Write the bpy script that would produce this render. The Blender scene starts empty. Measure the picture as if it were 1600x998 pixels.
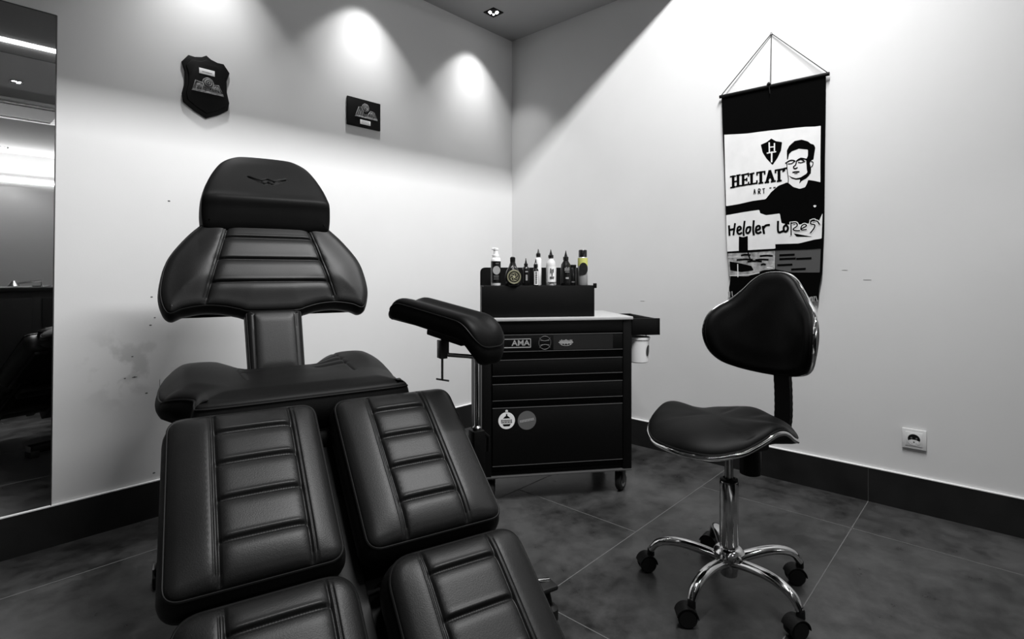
import bpy, bmesh, math, random
import numpy as np
from mathutils import Matrix, Vector, Euler
from mathutils.geometry import delaunay_2d_cdt
random.seed(4)
SC = bpy.context.scene
COL = SC.collection
R = math.radians
PI = math.pi

# ------------------------------------------------------------------ view
CAM_POS = (-2.81, -2.58, 1.0)
cam_data = bpy.data.cameras.new('camera')
cam_data.sensor_width = 36.0
cam_data.lens = 845.0 / 1600.0 * 36.0
cam_data.shift_y = -73.0 / 1600.0
cam_data.clip_start = 0.02
camera = bpy.data.objects.new('camera', cam_data)
camera.location = CAM_POS
camera.rotation_euler = (R(90), 0, -R(47.44))
COL.objects.link(camera)
SC.camera = camera
SC.view_settings.view_transform = 'Standard'
SC.view_settings.look = 'None'
SC.view_settings.gamma = 1.0
SC.view_settings.use_curve_mapping = False
SC.view_settings.exposure = 0.09
world = bpy.data.worlds.new('world')
SC.world = world
world.use_nodes = True
world.node_tree.nodes['Background'].inputs[0].default_value = (0.02, 0.02, 0.02, 1)
world.node_tree.nodes['Background'].inputs[1].default_value = 0.3

# light powers (W)
P_LINEAR = 120.0      # long linear lamp in the raised part of the ceiling
P_SPOT = 12.0        # each recessed downlight by the left wall
P_STRIP = 9.0        # emission strength of the strip on the ceiling step
P_BACK = 34.0        # area light added at the far-wall strip to brighten the rear
P_BACKSPOT = 8.0

# lamp that throws the slanting shadow of the lowered ceiling
la = bpy.data.lights.new('linear_lamp_light', 'AREA')
la.shape = 'RECTANGLE'; la.size = 1.6; la.size_y = 0.10; la.energy = P_LINEAR
la.spread = R(175)
LAMP_POS = Vector((-1.45, -2.2, 3.235))
lo = bpy.data.objects.new('linear_lamp_light', la)
lo.location = LAMP_POS
lo.rotation_euler = (R(42), 0, 0)
COL.objects.link(lo)

# ------------------------------------------------------------------ materials
def nt(name):
    m = bpy.data.materials.new(name); m.use_nodes = True
    return m, m.node_tree.nodes, m.node_tree.links, m.node_tree.nodes['Principled BSDF']

def plain(name, g, rough=0.5, metal=0.0, spec=0.5, coat=0.0, var=0.0, vs=30.0, bump=0.0, bs=200.0, emit=None, es=0.0, rvar=0.0):
    m, N, Lk, b = nt(name)
    c = g if isinstance(g, tuple) else (g, g, g)
    b.inputs['Base Color'].default_value = (*c, 1)
    b.inputs['Roughness'].default_value = rough
    b.inputs['Metallic'].default_value = metal
    b.inputs['Specular IOR Level'].default_value = spec
    b.inputs['Coat Weight'].default_value = coat
    tc = N.new('ShaderNodeTexCoord')
    if var > 0 or rvar > 0:
        n = N.new('ShaderNodeTexNoise'); n.inputs['Scale'].default_value = vs; n.inputs['Detail'].default_value = 5
        Lk.new(tc.outputs['Object'], n.inputs['Vector'])
    if var > 0:
        r = N.new('ShaderNodeValToRGB')
        r.color_ramp.elements[0].position = 0.3; r.color_ramp.elements[1].position = 0.7
        r.color_ramp.elements[0].color = (*[x * (1 - var) for x in c], 1)
        r.color_ramp.elements[1].color = (*[min(1, x * (1 + var)) for x in c], 1)
        Lk.new(n.outputs['Fac'], r.inputs['Fac']); Lk.new(r.outputs['Color'], b.inputs['Base Color'])
    if rvar > 0:
        mr = N.new('ShaderNodeMapRange')
        mr.inputs['To Min'].default_value = rough - rvar; mr.inputs['To Max'].default_value = rough + rvar
        Lk.new(n.outputs['Fac'], mr.inputs['Value']); Lk.new(mr.outputs['Result'], b.inputs['Roughness'])
    if bump > 0:
        n2 = N.new('ShaderNodeTexNoise'); n2.inputs['Scale'].default_value = bs; n2.inputs['Detail'].default_value = 4
        Lk.new(tc.outputs['Object'], n2.inputs['Vector'])
        bp = N.new('ShaderNodeBump'); bp.inputs['Strength'].default_value = bump; bp.inputs['Distance'].default_value = 0.002
        Lk.new(n2.outputs['Fac'], bp.inputs['Height']); Lk.new(bp.outputs['Normal'], b.inputs['Normal'])
    if emit is not None:
        b.inputs['Emission Color'].default_value = (emit, emit, emit, 1)
        b.inputs['Emission Strength'].default_value = es
    return m

WALL = plain('wall_paint', 0.58, 0.75, spec=0.2, var=0.03, vs=1.6, bump=0.06, bs=160)
def wall_stain(m):
    N = m.node_tree.nodes; Lk = m.node_tree.links; b = N['Principled BSDF']
    src = b.inputs['Base Color'].links[0].from_socket
    tc = N.new('ShaderNodeTexCoord'); n = N.new('ShaderNodeTexNoise'); n.inputs['Scale'].default_value = 11; n.inputs['Detail'].default_value = 6
    Lk.new(tc.outputs['Object'], n.inputs['Vector'])
    d = N.new('ShaderNodeVectorMath'); d.operation = 'DISTANCE'; d.inputs[1].default_value = (-2.255, 0, .63); Lk.new(tc.outputs['Object'], d.inputs[0])
    a = N.new('ShaderNodeMapRange'); a.inputs['From Min'].default_value = .20; a.inputs['From Max'].default_value = .04; Lk.new(d.outputs['Value'], a.inputs['Value'])
    c = N.new('ShaderNodeMapRange'); c.inputs['From Min'].default_value = .50; c.inputs['From Max'].default_value = .60; Lk.new(n.outputs['Fac'], c.inputs['Value'])
    k = N.new('ShaderNodeMath'); k.operation = 'MULTIPLY'; Lk.new(a.outputs['Result'], k.inputs[0]); Lk.new(c.outputs['Result'], k.inputs[1])
    mx = N.new('ShaderNodeMix'); mx.data_type = 'RGBA'; mx.inputs['B'].default_value = (.44, .44, .44, 1)
    Lk.new(k.outputs[0], mx.inputs['Factor']); Lk.new(src, mx.inputs['A']); Lk.new(mx.outputs['Result'], b.inputs['Base Color'])
wall_stain(WALL)
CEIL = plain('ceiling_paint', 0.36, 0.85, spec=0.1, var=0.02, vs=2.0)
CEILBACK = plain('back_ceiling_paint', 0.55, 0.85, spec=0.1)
RISER = plain('ceiling_step_paint', 0.03, 0.7)
BACKWALL = plain('back_wall_paint', 0.6, 0.7, var=0.04, vs=1.0)
FASCIA = plain('back_fascia_paint', 0.75, 0.7)
SKIRT = plain('skirting_tile', 0.010, 0.5, spec=0.25, var=0.3, vs=7, rvar=0.1)
GROUT = plain('grout', 0.10, 0.8)
GROUT_S = plain('skirting_grout', 0.03, 0.8)
SEAL = plain('skirting_top_edge', 0.8, 0.6)
LEATHER = plain('black_leather', 0.007, 0.43, spec=0.22, var=0.18, vs=9, bump=0.14, bs=420, rvar=0.04)
LEATHER2 = plain('black_smooth_leather', 0.003, 0.5, spec=0.09, var=0.15, vs=12, bump=0.12, bs=380, rvar=0.05)
PIPE = plain('leather_piping', 0.004, 0.55, spec=0.15)
SHELL = plain('black_plastic_shell', 0.003, 0.5, spec=0.2)
RUBBER = plain('black_rubber', 0.008, 0.6, spec=0.3)
BSTEEL = plain('black_painted_steel', 0.0022, 0.5, spec=0.16)
BSTEEL_EDGE = plain('steel_edge_highlight', 0.075, 0.4, spec=0.5)  # pale tone stands in for highlights along the cart edges
CHROME = plain('chrome', 0.75, 0.10, metal=1.0)
SATIN = plain('satin_steel', 0.35, 0.28, metal=1.0)
GREY_METAL = plain('dark_grey_metal', 0.08, 0.35, metal=0.7)
WHITE = plain('white_plastic', 0.78, 0.4)
TOPMAT = plain('grey_cart_top', 0.42, 0.30, spec=0.4, var=0.04, vs=20)
CLOTH_BLACK = plain('black_banner_cloth', 0.0025, 0.9, spec=0.0)
CLOTH_WHITE = plain('white_banner_print', 0.66, 0.8, spec=0.1, var=0.05, vs=14)
CLOTH_GREY = plain('grey_banner_print', 0.07, 0.8, spec=0.1)
CLOTH_LIGHT = plain('light_grey_banner_print', 0.28, 0.8, spec=0.1, var=0.5, vs=40)
WOOD_BLACK = plain('black_lacquered_wood', 0.0025, 0.5, spec=0.12)
BRASS = plain('grey_badge_metal', 0.34, 0.45, metal=0.2, var=0.5, vs=120)
PLATE = plain('bright_name_plate', 0.8, 0.3)
DGREY = plain('dark_grey_print', 0.05, 0.5)
MGREY = plain('mid_grey_print', 0.10, 0.5)
LGREY = plain('light_grey_print', 0.30, 0.5)
CLEARISH = plain('milky_bottle_plastic', 0.62, 0.35, spec=0.4)
SILVER = plain('silver_can', 0.40, 0.35, metal=0.3)
YELLOW = plain('pale_lime_can_band', (0.55, 0.56, 0.17), 0.4)
GOLDISH = plain('pale_gold_print', (0.34, 0.33, 0.22), 0.4)
BGLOSS = plain('black_bottle_plastic', 0.006, 0.25, spec=0.5)
STITCH = plain('dark_thread', 0.012, 0.7)
SCUFF = plain('wall_mark', 0.10, 0.9)
SMUDGE = plain('wall_smudge', 0.50, 0.9, var=0.2, vs=40)
SOCKET_W = plain('socket_plastic', 0.62, 0.35)
GLOW = plain('lamp_glow', 0.9, 0.5, emit=1.0, es=14.0)
STRIPGLOW = plain('strip_glow', 0.9, 0.5, emit=1.0, es=P_STRIP)
BACKGLOW = plain('back_strip_glow', 0.9, 0.5, emit=1.0, es=2.5)
PANELGLOW = plain('linear_lamp_diffuser', 0.9, 0.5, emit=1.0, es=3.0)
THRESH = plain('light_threshold_stone', 0.42, 0.6, var=0.2, vs=8)
m, N_, L_, b_ = nt('mirror_glass')
b_.inputs['Base Color'].default_value = (0.86, 0.86, 0.86, 1); b_.inputs['Metallic'].default_value = 1.0
b_.inputs['Roughness'].default_value = 0.012
MIRROR = m

def floor_material():
    m, N, Lk, b = nt('grey_concrete_tile')
    tc = N.new('ShaderNodeTexCoord')
    n1 = N.new('ShaderNodeTexNoise'); n1.inputs['Scale'].default_value = 2.2; n1.inputs['Detail'].default_value = 8; n1.inputs['Roughness'].default_value = 0.62
    n1.inputs['Distortion'].default_value = 0.4
    n2 = N.new('ShaderNodeTexNoise'); n2.inputs['Scale'].default_value = 11; n2.inputs['Detail'].default_value = 7; n2.inputs['Roughness'].default_value = 0.7
    Lk.new(tc.outputs['Object'], n1.inputs['Vector']); Lk.new(tc.outputs['Object'], n2.inputs['Vector'])
    mx = N.new('ShaderNodeMath'); mx.operation = 'MULTIPLY_ADD'; mx.inputs[1].default_value = 0.4
    sc = N.new('ShaderNodeMath'); sc.operation = 'MULTIPLY'; sc.inputs[1].default_value = 0.6
    Lk.new(n1.outputs['Fac'], sc.inputs[0]); Lk.new(n2.outputs['Fac'], mx.inputs[0]); Lk.new(sc.outputs[0], mx.inputs[2])
    r = N.new('ShaderNodeValToRGB')
    e = r.color_ramp.elements
    e[0].position = 0.40; e[0].color = (0.012, 0.012, 0.012, 1)
    e[1].position = 0.61; e[1].color = (0.062, 0.062, 0.062, 1)
    Lk.new(mx.outputs[0], r.inputs['Fac']); Lk.new(r.outputs['Color'], b.inputs['Base Color'])
    mr = N.new('ShaderNodeMapRange'); mr.inputs['To Min'].default_value = 0.20; mr.inputs['To Max'].default_value = 0.42
    Lk.new(n2.outputs['Fac'], mr.inputs['Value']); Lk.new(mr.outputs['Result'], b.inputs['Roughness'])
    b.inputs['Specular IOR Level'].default_value = 0.35
    bp = N.new('ShaderNodeBump'); bp.inputs['Strength'].default_value = 0.15; bp.inputs['Distance'].default_value = 0.002
    Lk.new(n2.outputs['Fac'], bp.inputs['Height']); Lk.new(bp.outputs['Normal'], b.inputs['Normal'])
    return m
FLOOR = floor_material()

# ------------------------------------------------------------------ helpers
def link(name, me, mat, parent=None, smooth=True):
    o = bpy.data.objects.new(name, me); COL.objects.link(o)
    if mat is not None: me.materials.append(mat)
    if smooth:
        me.polygons.foreach_set('use_smooth', [True] * len(me.polygons))
        if smooth != 'all': me.set_sharp_from_angle(angle=R(38))
    if parent is not None: o.parent = parent
    return o

class MB:
    """collects shapes into one mesh"""
    def __init__(s): s.bm = bmesh.new()
    def box(s, lo, hi, bev=0.0, M=None, seg=2):
        b = bmesh.new(); bmesh.ops.create_cube(b, size=1.0)
        lo = Vector(lo); hi = Vector(hi); c = (lo + hi) / 2; d = hi - lo
        for v in b.verts: v.co = Vector((v.co.x * d.x, v.co.y * d.y, v.co.z * d.z)) + c
        if bev > 0: bmesh.ops.bevel(b, geom=list(b.edges), offset=bev, segments=seg, profile=0.5, affect='EDGES')
        s.add(b, M); return s
    def add(s, b, M=None):
        if M is not None: bmesh.ops.transform(b, matrix=M, verts=list(b.verts))
        me = bpy.data.meshes.new('t'); b.to_mesh(me); b.free(); s.bm.from_mesh(me); bpy.data.meshes.remove(me)
    def tube(s, pts, r, seg=12, closed=False, caps=True, flat=None, M=None):
        """tube along pts; r number or list; flat=(a,b) makes an oval section (a sideways, b up)"""
        b = bmesh.new(); P = [Vector(p) for p in pts]; n = len(P)
        rs = r if isinstance(r, (list, tuple)) else [r] * n
        rings = []; prev = None
        for i, p in enumerate(P):
            if closed: t = (P[(i + 1) % n] - P[i - 1])
            else: t = P[min(i + 1, n - 1)] - P[max(i - 1, 0)]
            t.normalize()
            if prev is None:
                ref = Vector((0, 0, 1)) if abs(t.z) < 0.9 else Vector((0, 1, 0))
                u = ref.cross(t).normalized()
            else:
                u = (prev - t * prev.dot(t)).normalized()
            prev = u; w = t.cross(u)
            a, c = (flat if flat else (1, 1))
            rings.append([b.verts.new(p + u * math.cos(2 * PI * k / seg) * rs[i] * a + w * math.sin(2 * PI * k / seg) * rs[i] * c) for k in range(seg)])
        m = n if closed else n - 1
        for i in range(m):
            A = rings[i]; B = rings[(i + 1) % n]
            for k in range(seg): b.faces.new((A[k], A[(k + 1) % seg], B[(k + 1) % seg], B[k]))
        if caps and not closed:
            b.faces.new(list(reversed(rings[0]))); b.faces.new(rings[-1])
        bmesh.ops.recalc_face_normals(b, faces=list(b.faces))
        s.add(b, M); return s
    def lathe(s, prof, seg=32, M=None, cap=True):
        b = bmesh.new(); rings = []
        for (r, z) in prof:
            r = max(r, 1e-5)
            rings.append([b.verts.new((r * math.cos(2 * PI * k / seg), r * math.sin(2 * PI * k / seg), z)) for k in range(seg)])
        for A, B in zip(rings, rings[1:]):
            for k in range(seg): b.faces.new((A[k], A[(k + 1) % seg], B[(k + 1) % seg], B[k]))
        if cap:
            b.faces.new(list(reversed(rings[0]))); b.faces.new(rings[-1])
        bmesh.ops.recalc_face_normals(b, faces=list(b.faces))
        s.add(b, M); return s
    def prism(s, poly, z0, z1, M=None, bev=0.0):
        b = bmesh.new()
        A = [b.verts.new((x, y, z0)) for x, y in poly]; B = [b.verts.new((x, y, z1)) for x, y in poly]
        n = len(poly)
        b.faces.new(list(reversed(A))); top = b.faces.new(B)
        for i in range(n): b.faces.new((A[i], A[(i + 1) % n], B[(i + 1) % n], B[i]))
        bmesh.ops.recalc_face_normals(b, faces=list(b.faces))
        if bev > 0:
            bmesh.ops.bevel(b, geom=list(top.edges), offset=bev, segments=2, profile=0.5, affect='EDGES')
        s.add(b, M); return s
    def build(s, name, mat, parent=None, smooth=True):
        me = bpy.data.meshes.new(name); s.bm.to_mesh(me); s.bm.free()
        return link(name, me, mat, parent, smooth)

def thing(name, label, cat, loc=(0, 0, 0), rz=0.0, group=None):
    o = bpy.data.objects.new(name, None); COL.objects.link(o)
    o.location = loc; o.rotation_euler = (0, 0, rz); o.empty_display_size = 0.1
    o['label'] = label; o['category'] = cat
    if group: o['group'] = group
    return o
def tag(o, label, cat, group=None):
    o['label'] = label; o['category'] = cat
    if group: o['group'] = group
    return o
def struct(o): o['kind'] = 'structure'; return o

def rounded(pts, rad, n=6):
    """round the corners of a polygon; rad number or list"""
    out = []; m = len(pts)
    for i in range(m):
        p0 = Vector(pts[i - 1]); p1 = Vector(pts[i]); p2 = Vector(pts[(i + 1) % m])
        r = rad[i] if isinstance(rad, (list, tuple)) else rad
        a = (p0 - p1); c = (p2 - p1); la_, lc = a.length, c.length
        a.normalize(); c.normalize()
        ang = a.angle(c)
        if r <= 0 or abs(ang - PI) < 1e-3: out.append(tuple(p1)); continue
        t = min(r / math.tan(ang / 2), la_ * 0.49, lc * 0.49)
        q0 = p1 + a * t; q1 = p1 + c * t
        for k in range(n + 1):
            u = k / n
            out.append(tuple(q0 * (1 - u) ** 2 + p1 * 2 * u * (1 - u) + q1 * u * u))
    return out
def catmull(pts, n=8, closed=True):
    P = [Vector(p) for p in pts]; m = len(P); out = []
    rng = range(m) if closed else range(m - 1)
    for i in rng:
        if closed: p0, p1, p2, p3 = P[i - 1], P[i], P[(i + 1) % m], P[(i + 2) % m]
        else: p0, p1, p2, p3 = P[max(i - 1, 0)], P[i], P[i + 1], P[min(i + 2, m - 1)]
        for k in range(n):
            t = k / n
            out.append(tuple(0.5 * ((2 * p1) + (-p0 + p2) * t + (2 * p0 - 5 * p1 + 4 * p2 - p3) * t * t + (-p0 + 3 * p1 - 3 * p2 + p3) * t ** 3)))
    if not closed: out.append(tuple(P[-1]))
    return out
def resample(pts, step):
    P = np.array(pts, float); Q = np.vstack([P, P[:1]])
    d = np.r_[0, np.cumsum(np.hypot(*np.diff(Q, axis=0).T))]
    n = max(12, int(d[-1] / step)); s = np.linspace(0, d[-1], n, endpoint=False)
    return np.c_[np.interp(s, d, Q[:, 0]), np.interp(s, d, Q[:, 1])]
def ccw(P):
    a = np.sum(P[:, 0] * np.roll(P[:, 1], -1) - np.roll(P[:, 0], -1) * P[:, 1])
    return P if a > 0 else P[::-1].copy()
def normals(P):
    t = np.roll(P, -1, 0) - np.roll(P, 1, 0); t /= np.linalg.norm(t, axis=1)[:, None] + 1e-12
    return np.c_[-t[:, 1], t[:, 0]]            # inward for ccw
def segdist(Q, P):
    A = P; B = np.roll(P, -1, 0); AB = B - A; L2 = (AB ** 2).sum(1) + 1e-15
    out = np.empty(len(Q))
    for i in range(0, len(Q), 1500):
        q = Q[i:i + 1500]
        t = np.clip(((q[:, None] - A[None]) * AB[None]).sum(2) / L2, 0, 1)
        d = q[:, None] - (A[None] + t[..., None] * AB[None])
        out[i:i + 1500] = np.sqrt((d ** 2).sum(2).min(1))
    return out
def inside(Q, P):
    A = P; B = np.roll(P, -1, 0); c = np.zeros(len(Q), bool)
    for (ax, ay), (bx, by) in zip(A, B):
        m_ = ((ay > Q[:, 1]) != (by > Q[:, 1]))
        if abs(by - ay) < 1e-15: continue
        xi = (bx - ax) * (Q[:, 1] - ay) / (by - ay) + ax
        c ^= m_ & (Q[:, 0] < xi)
    return c
def ldist(Q, a, b):
    a = np.array(a); b = np.array(b); ab = b - a
    t = np.clip(((Q - a) @ ab) / (ab @ ab), 0, 1)
    return np.linalg.norm(Q - (a + t[:, None] * ab), axis=1)
def fill(ring, res, extra=None):
    """triangulate the inside of a ring with a fine grid"""
    lo_ = ring.min(0); hi_ = ring.max(0)
    xs = np.arange(lo_[0] + res * .5, hi_[0], res); ys = np.arange(lo_[1] + res * .5, hi_[1], res)
    G = np.array([(x + (res * .5 if j % 2 else 0), y) for j, y in enumerate(ys) for x in xs])
    if extra is not None and len(extra):
        E_ = np.array(extra)
        if len(G):
            keep = np.ones(len(G), bool)
            for i in range(0, len(G), 1000):
                dd = np.linalg.norm(G[i:i + 1000, None] - E_[None], axis=2).min(1); keep[i:i + 1000] = dd > res * .5
            G = G[keep]
        G = np.vstack([G, E_])
    if len(G): G = G[inside(G, ring)]
    if len(G): G = G[segdist(G, ring) > .0018]
    V = np.vstack([ring, G]) if len(G) else ring
    n = len(ring)
    vv, ee, ff, ov, oe, of = delaunay_2d_cdt([Vector(p) for p in V], [], [list(range(n))], 1, 1e-7)
    # put the ring vertices first
    vv = [tuple(v) for v in vv]
    idx = [-1] * n
    for i, o in enumerate(ov):
        for q in o:
            if q < n: idx[q] = i
    return np.array(vv), [tuple(f) for f in ff], idx

def cushion(name, outline, mat, parent, M, T=0.08, rr=0.03, hd=0.018, bulge=0.008, crown=0.008, crown_w=0.07,
            grooves=(), hfun=None, res=0.006, rb=0.015, step=0.006, piping=True, pipe_r=0.0028, tfun=None):
    """upholstered pad: outline in local xy is its piped edge at z=0, rounded top above, side and bottom below.
    grooves: (a, b, depth, width) line segments pressed into the top"""
    P = ccw(resample(outline, step)); n = len(P); Nn = normals(P)
    K = 7; verts = []; faces = []
    def extra_h(Q, d, ring=False):
        z = crown * (lambda u: u * u * (3 - 2 * u))(np.clip(d / crown_w, 0, 1))
        for a, b, dep, w in grooves:
            z = z - dep * np.exp(-(ldist(Q, a, b) / w) ** 2) * (np.clip(d / .006, 0, 1) if w < .006 else np.clip(d / rr, 0, 1))
        if hfun is not None: z = z + hfun(Q)
        return z
    rings = []
    for k in range(K):
        th = PI / 2 * k / (K - 1); d = rr * (1 - math.cos(th))
        Q = P + Nn * d
        z = hd * math.sin(th) + extra_h(Q, np.full(n, d))
        rings.append((Q, z))
    S = 6
    low = []
    for k in range(1, S + 1):
        t = k / S; Q = P - Nn * bulge * math.sin(PI * min(t, 1))
        TT = T if tfun is None else tfun(P)
        z = -TT * t + (hfun(P) if hfun is not None else 0)
        low.append((Q, z + np.zeros(n)))
    Q = P + Nn * rb; low.append((Q, -TT - rb * .6 + np.zeros(n) + (hfun(P) if hfun is not None else 0)))
    order = [*reversed(low), *rings]       # bottom -> top
    for Q, z in order: verts += [(Q[i, 0], Q[i, 1], z[i]) for i in range(n)]
    for k in range(len(order) - 1):
        for i in range(n):
            j = (i + 1) % n
            faces.append((k * n + i, k * n + j, (k + 1) * n + j, (k + 1) * n + i))
    faces.append(tuple(reversed(range(n))))
    base = (len(order) - 1) * n
    ext = []
    for a, b, dep, w in grooves:
        a = np.array(a); b = np.array(b); L = np.linalg.norm(b - a); tt = (b - a) / L; nn = np.array((-tt[1], tt[0]))
        if w < 0.006:
            for s_ in np.arange(0, L, 0.005):
                for o_ in (-w * 2.2, -w * 1.3, -w * .6, 0, w * .6, w * 1.3, w * 2.2): ext.append(a + tt * s_ + nn * o_)
    ring = rings[-1][0]
    if ext:
        # thin out points that nearly coincide
        seen = {}; e2 = []
        for p in ext:
            key = (round(p[0] / 0.0012), round(p[1] / 0.0012))
            if key not in seen: seen[key] = 1; e2.append(p)
        ext = e2
    vv, ff, idx = fill(ring, res, ext)
    m_ = {}
    dd = segdist(vv, P)
    zz = hd + extra_h(vv, dd)
    for q in range(n):
        if idx[q] >= 0: m_[idx[q]] = base + q
    for i in range(len(vv)):
        if i not in m_:
            m_[i] = len(verts); verts.append((vv[i][0], vv[i][1], zz[i]))
    for f in ff: faces.append(tuple(m_[i] for i in f))
    bm = bmesh.new()
    bv = [bm.verts.new(M @ Vector(v)) for v in verts]
    for f in faces:
        if len(set(f)) < 3: continue
        try: bm.faces.new([bv[i] for i in f])
        except ValueError: pass
    bmesh.ops.recalc_face_normals(bm, faces=list(bm.faces))
    me = bpy.data.meshes.new(name); bm.to_mesh(me); bm.free()
    o = link(name, me, mat, parent, 'all')
    def surface(pts):
        Q = np.array(pts, float); return hd + extra_h(Q, segdist(Q, P))
    cushion.surface = surface
    if piping:
        z = hfun(P) if hfun is not None else np.zeros(n)
        pts = [M @ Vector((P[i, 0] - Nn[i, 0] * .001, P[i, 1] - Nn[i, 1] * .001, z[i])) for i in range(0, n, 2)]
        MB().tube(pts, pipe_r, seg=6, closed=True).build('piping', PIPE, o)
    return o

def frame(origin, xa, ya):
    x = Vector(xa).normalized(); y = Vector(ya).normalized(); z = x.cross(y)
    M = Matrix((x, y, z)).transposed().to_4x4(); M.translation = Vector(origin); return M

def text_bm(s, size, depth, offset=0.0, shear=0.0, align='CENTER'):
    cu = bpy.data.curves.new('t', 'FONT'); cu.body = s; cu.size = size; cu.extrude = depth; cu.offset = offset; cu.shear = shear
    cu.align_x = align; cu.align_y = 'CENTER'; cu.resolution_u = 3
    o = bpy.data.objects.new('t', cu); COL.objects.link(o)
    dg = bpy.context.evaluated_depsgraph_get(); dg.update()
    me = bpy.data.meshes.new_from_object(o.evaluated_get(dg))
    bm = bmesh.new(); bm.from_mesh(me)
    bpy.data.objects.remove(o); bpy.data.curves.remove(cu); bpy.data.meshes.remove(me)
    return bm
# ------------------------------------------------------------------ the room
H1 = 2.63; H2 = 3.42; YB = -7.5; XL = -4.6; YC = -1.37; YR = -2.9
def slab(name, lo, hi, mat, bev=0.0): return struct(MB().box(lo, hi, bev).build(name, mat, None, bev > 0))
slab('floor', (XL - .1, YB - .1, -0.1), (0.1, 0.1, 0.0), FLOOR)
slab('wall_left', (XL - .1, 0.0, 0.0), (0.1, 0.1, H2), WALL)
slab('wall_right', (0.0, YB - .1, 0.0), (0.1, 0.0, H2), WALL)
slab('wall_back', (XL - .1, YB - .1, 0.0), (0.0, YB, H2), BACKWALL)
slab('wall_side', (XL - .1, YB, 0.0), (XL, 0.0, H2), RISER)
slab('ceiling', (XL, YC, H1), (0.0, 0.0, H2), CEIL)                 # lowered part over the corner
slab('ceiling', (XL - .1, YB - .1, H2), (0.1, 0.1, H2 + .1), RISER)  # raised part
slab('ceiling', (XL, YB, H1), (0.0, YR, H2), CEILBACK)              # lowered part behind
slab('trim_1', (XL, YR, H1 - .003), (0.0, YR + .02, H2), RISER)
slab('trim_2', (XL, YB, 2.30), (0.0, YB + .03, H1), FASCIA)

# grout lines of the long tiles, laid in the floor surface
g = MB()
W0 = 0.607

GW = 0.0016
joints = [-2.127 + W0 * k for k in range(-8, 4)]
for y in joints: g.box((XL, y - GW, -.001), (-.012, y + GW, .0006))
for k in range(-9, 4):
    y0 = -2.127 + W0 * k; y1 = min(y0 + W0, -.012)
    odd = k in (-9, -7, -5, -3, 1, 3)
    x = -0.95 if odd else -0.35
    while x > XL:
        g.box((x - GW, y0, -.001), (x + GW, y1, .0006)); x -= 1.194
struct(g.build('trim_3', GROUT, None, False))

# skirting of dark tile with a pale top edge
BH = 0.147
b = MB(); b.box((XL, -.010, 0), (0, 0, BH)); struct(b.build('baseboard_left', SKIRT, None, False))
b = MB(); b.box((-.010, YB, 0), (0, -.010, BH)); struct(b.build('baseboard_right', SKIRT, None, False))
b = MB(); b.box((XL, -.011, BH), (0, 0, BH + .004)); struct(b.build('trim_4', SEAL, None, False))
b = MB(); b.box((-.011, YB, BH), (0, -.011, BH + .004)); struct(b.build('trim_5', SEAL, None, False))
b = MB()
for y in (-2.127, -3.32, -.933): b.box((-.0106, y - .0015, 0), (-.009, y + .0015, BH))
for x in (-.93, -2.12, -3.31): b.box((x - .0015, -.0106, 0), (x + .0015, -.009, BH))
struct(b.build('trim_6', GROUT_S, None, False))

# marks on the left wall
b = MB()
for x, z, r in [(-2.116, 1.299, .004), (-2.178, .901, .0035), (-2.167, .816, .003), (-2.182, .786, .0038), (-2.244, .665, .003), (-2.269, .581, .003), (-2.237, .582, .004), (-2.196, .511, .0038), (-2.17, .18, .004)]:
    M = Matrix.Translation((x, -.0002, z)) @ Matrix.Rotation(PI / 2, 4, 'X') @ Matrix.Diagonal((1.3, .8, 1, 1))
    b.lathe([(r, 0), (r * .9, .0006)], 10, M)
b.box((-2.245, -.0008, .580), (-2.228, 0, .583)); b.box((-2.150, -.0008, .52), (-2.1485, 0, .56))
for y, z, l in [(-2.036, 1.012, .022), (-2.122, .969, .03), (-1.023, .837, .025)]:
    b.box((-.0008, y - l / 2, z - .0012), (0, y + l / 2, z + .0005))
struct(b.build('trim_7', SCUFF, None, False))
# mirror on the left wall
mir = thing('wall_mirror', 'tall frameless mirror on the left wall, standing on the dark skirting', 'mirror', (-3.6, -.004, BH + .004))
def flat_poly_y(pts, y0, y1):
    bm = bmesh.new()
    A = [bm.verts.new((x, y0, z)) for x, z in pts]; B = [bm.verts.new((x, y1, z)) for x, z in pts]
    n = len(pts); bm.faces.new(A); bm.faces.new(list(reversed(B)))
    for i in range(n): bm.faces.new((A[i], B[i], B[(i + 1) % n], A[(i + 1) % n]))
    bmesh.ops.recalc_face_normals(bm, faces=list(bm.faces)); return bm
z0 = BH + .004
pts = [(-.85, 0), (1.105, 0), (1.122, 1.944 - z0), (-.85, 1.944 - z0)]
b = MB(); b.add(flat_poly_y(pts, -.0015, .0035)); b.build('mirror_pane', MIRROR, mir, False)
b = MB()
b.tube([(1.1055, -.001, 0), (1.1225, -.001, 1.944 - z0)], .0022, 6); b.tube([(-.85, -.001, 1.944 - z0), (1.1225, -.001, 1.944 - z0)], .0018, 6)
b.build('mirror_edge', GREY_METAL, mir)

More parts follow.
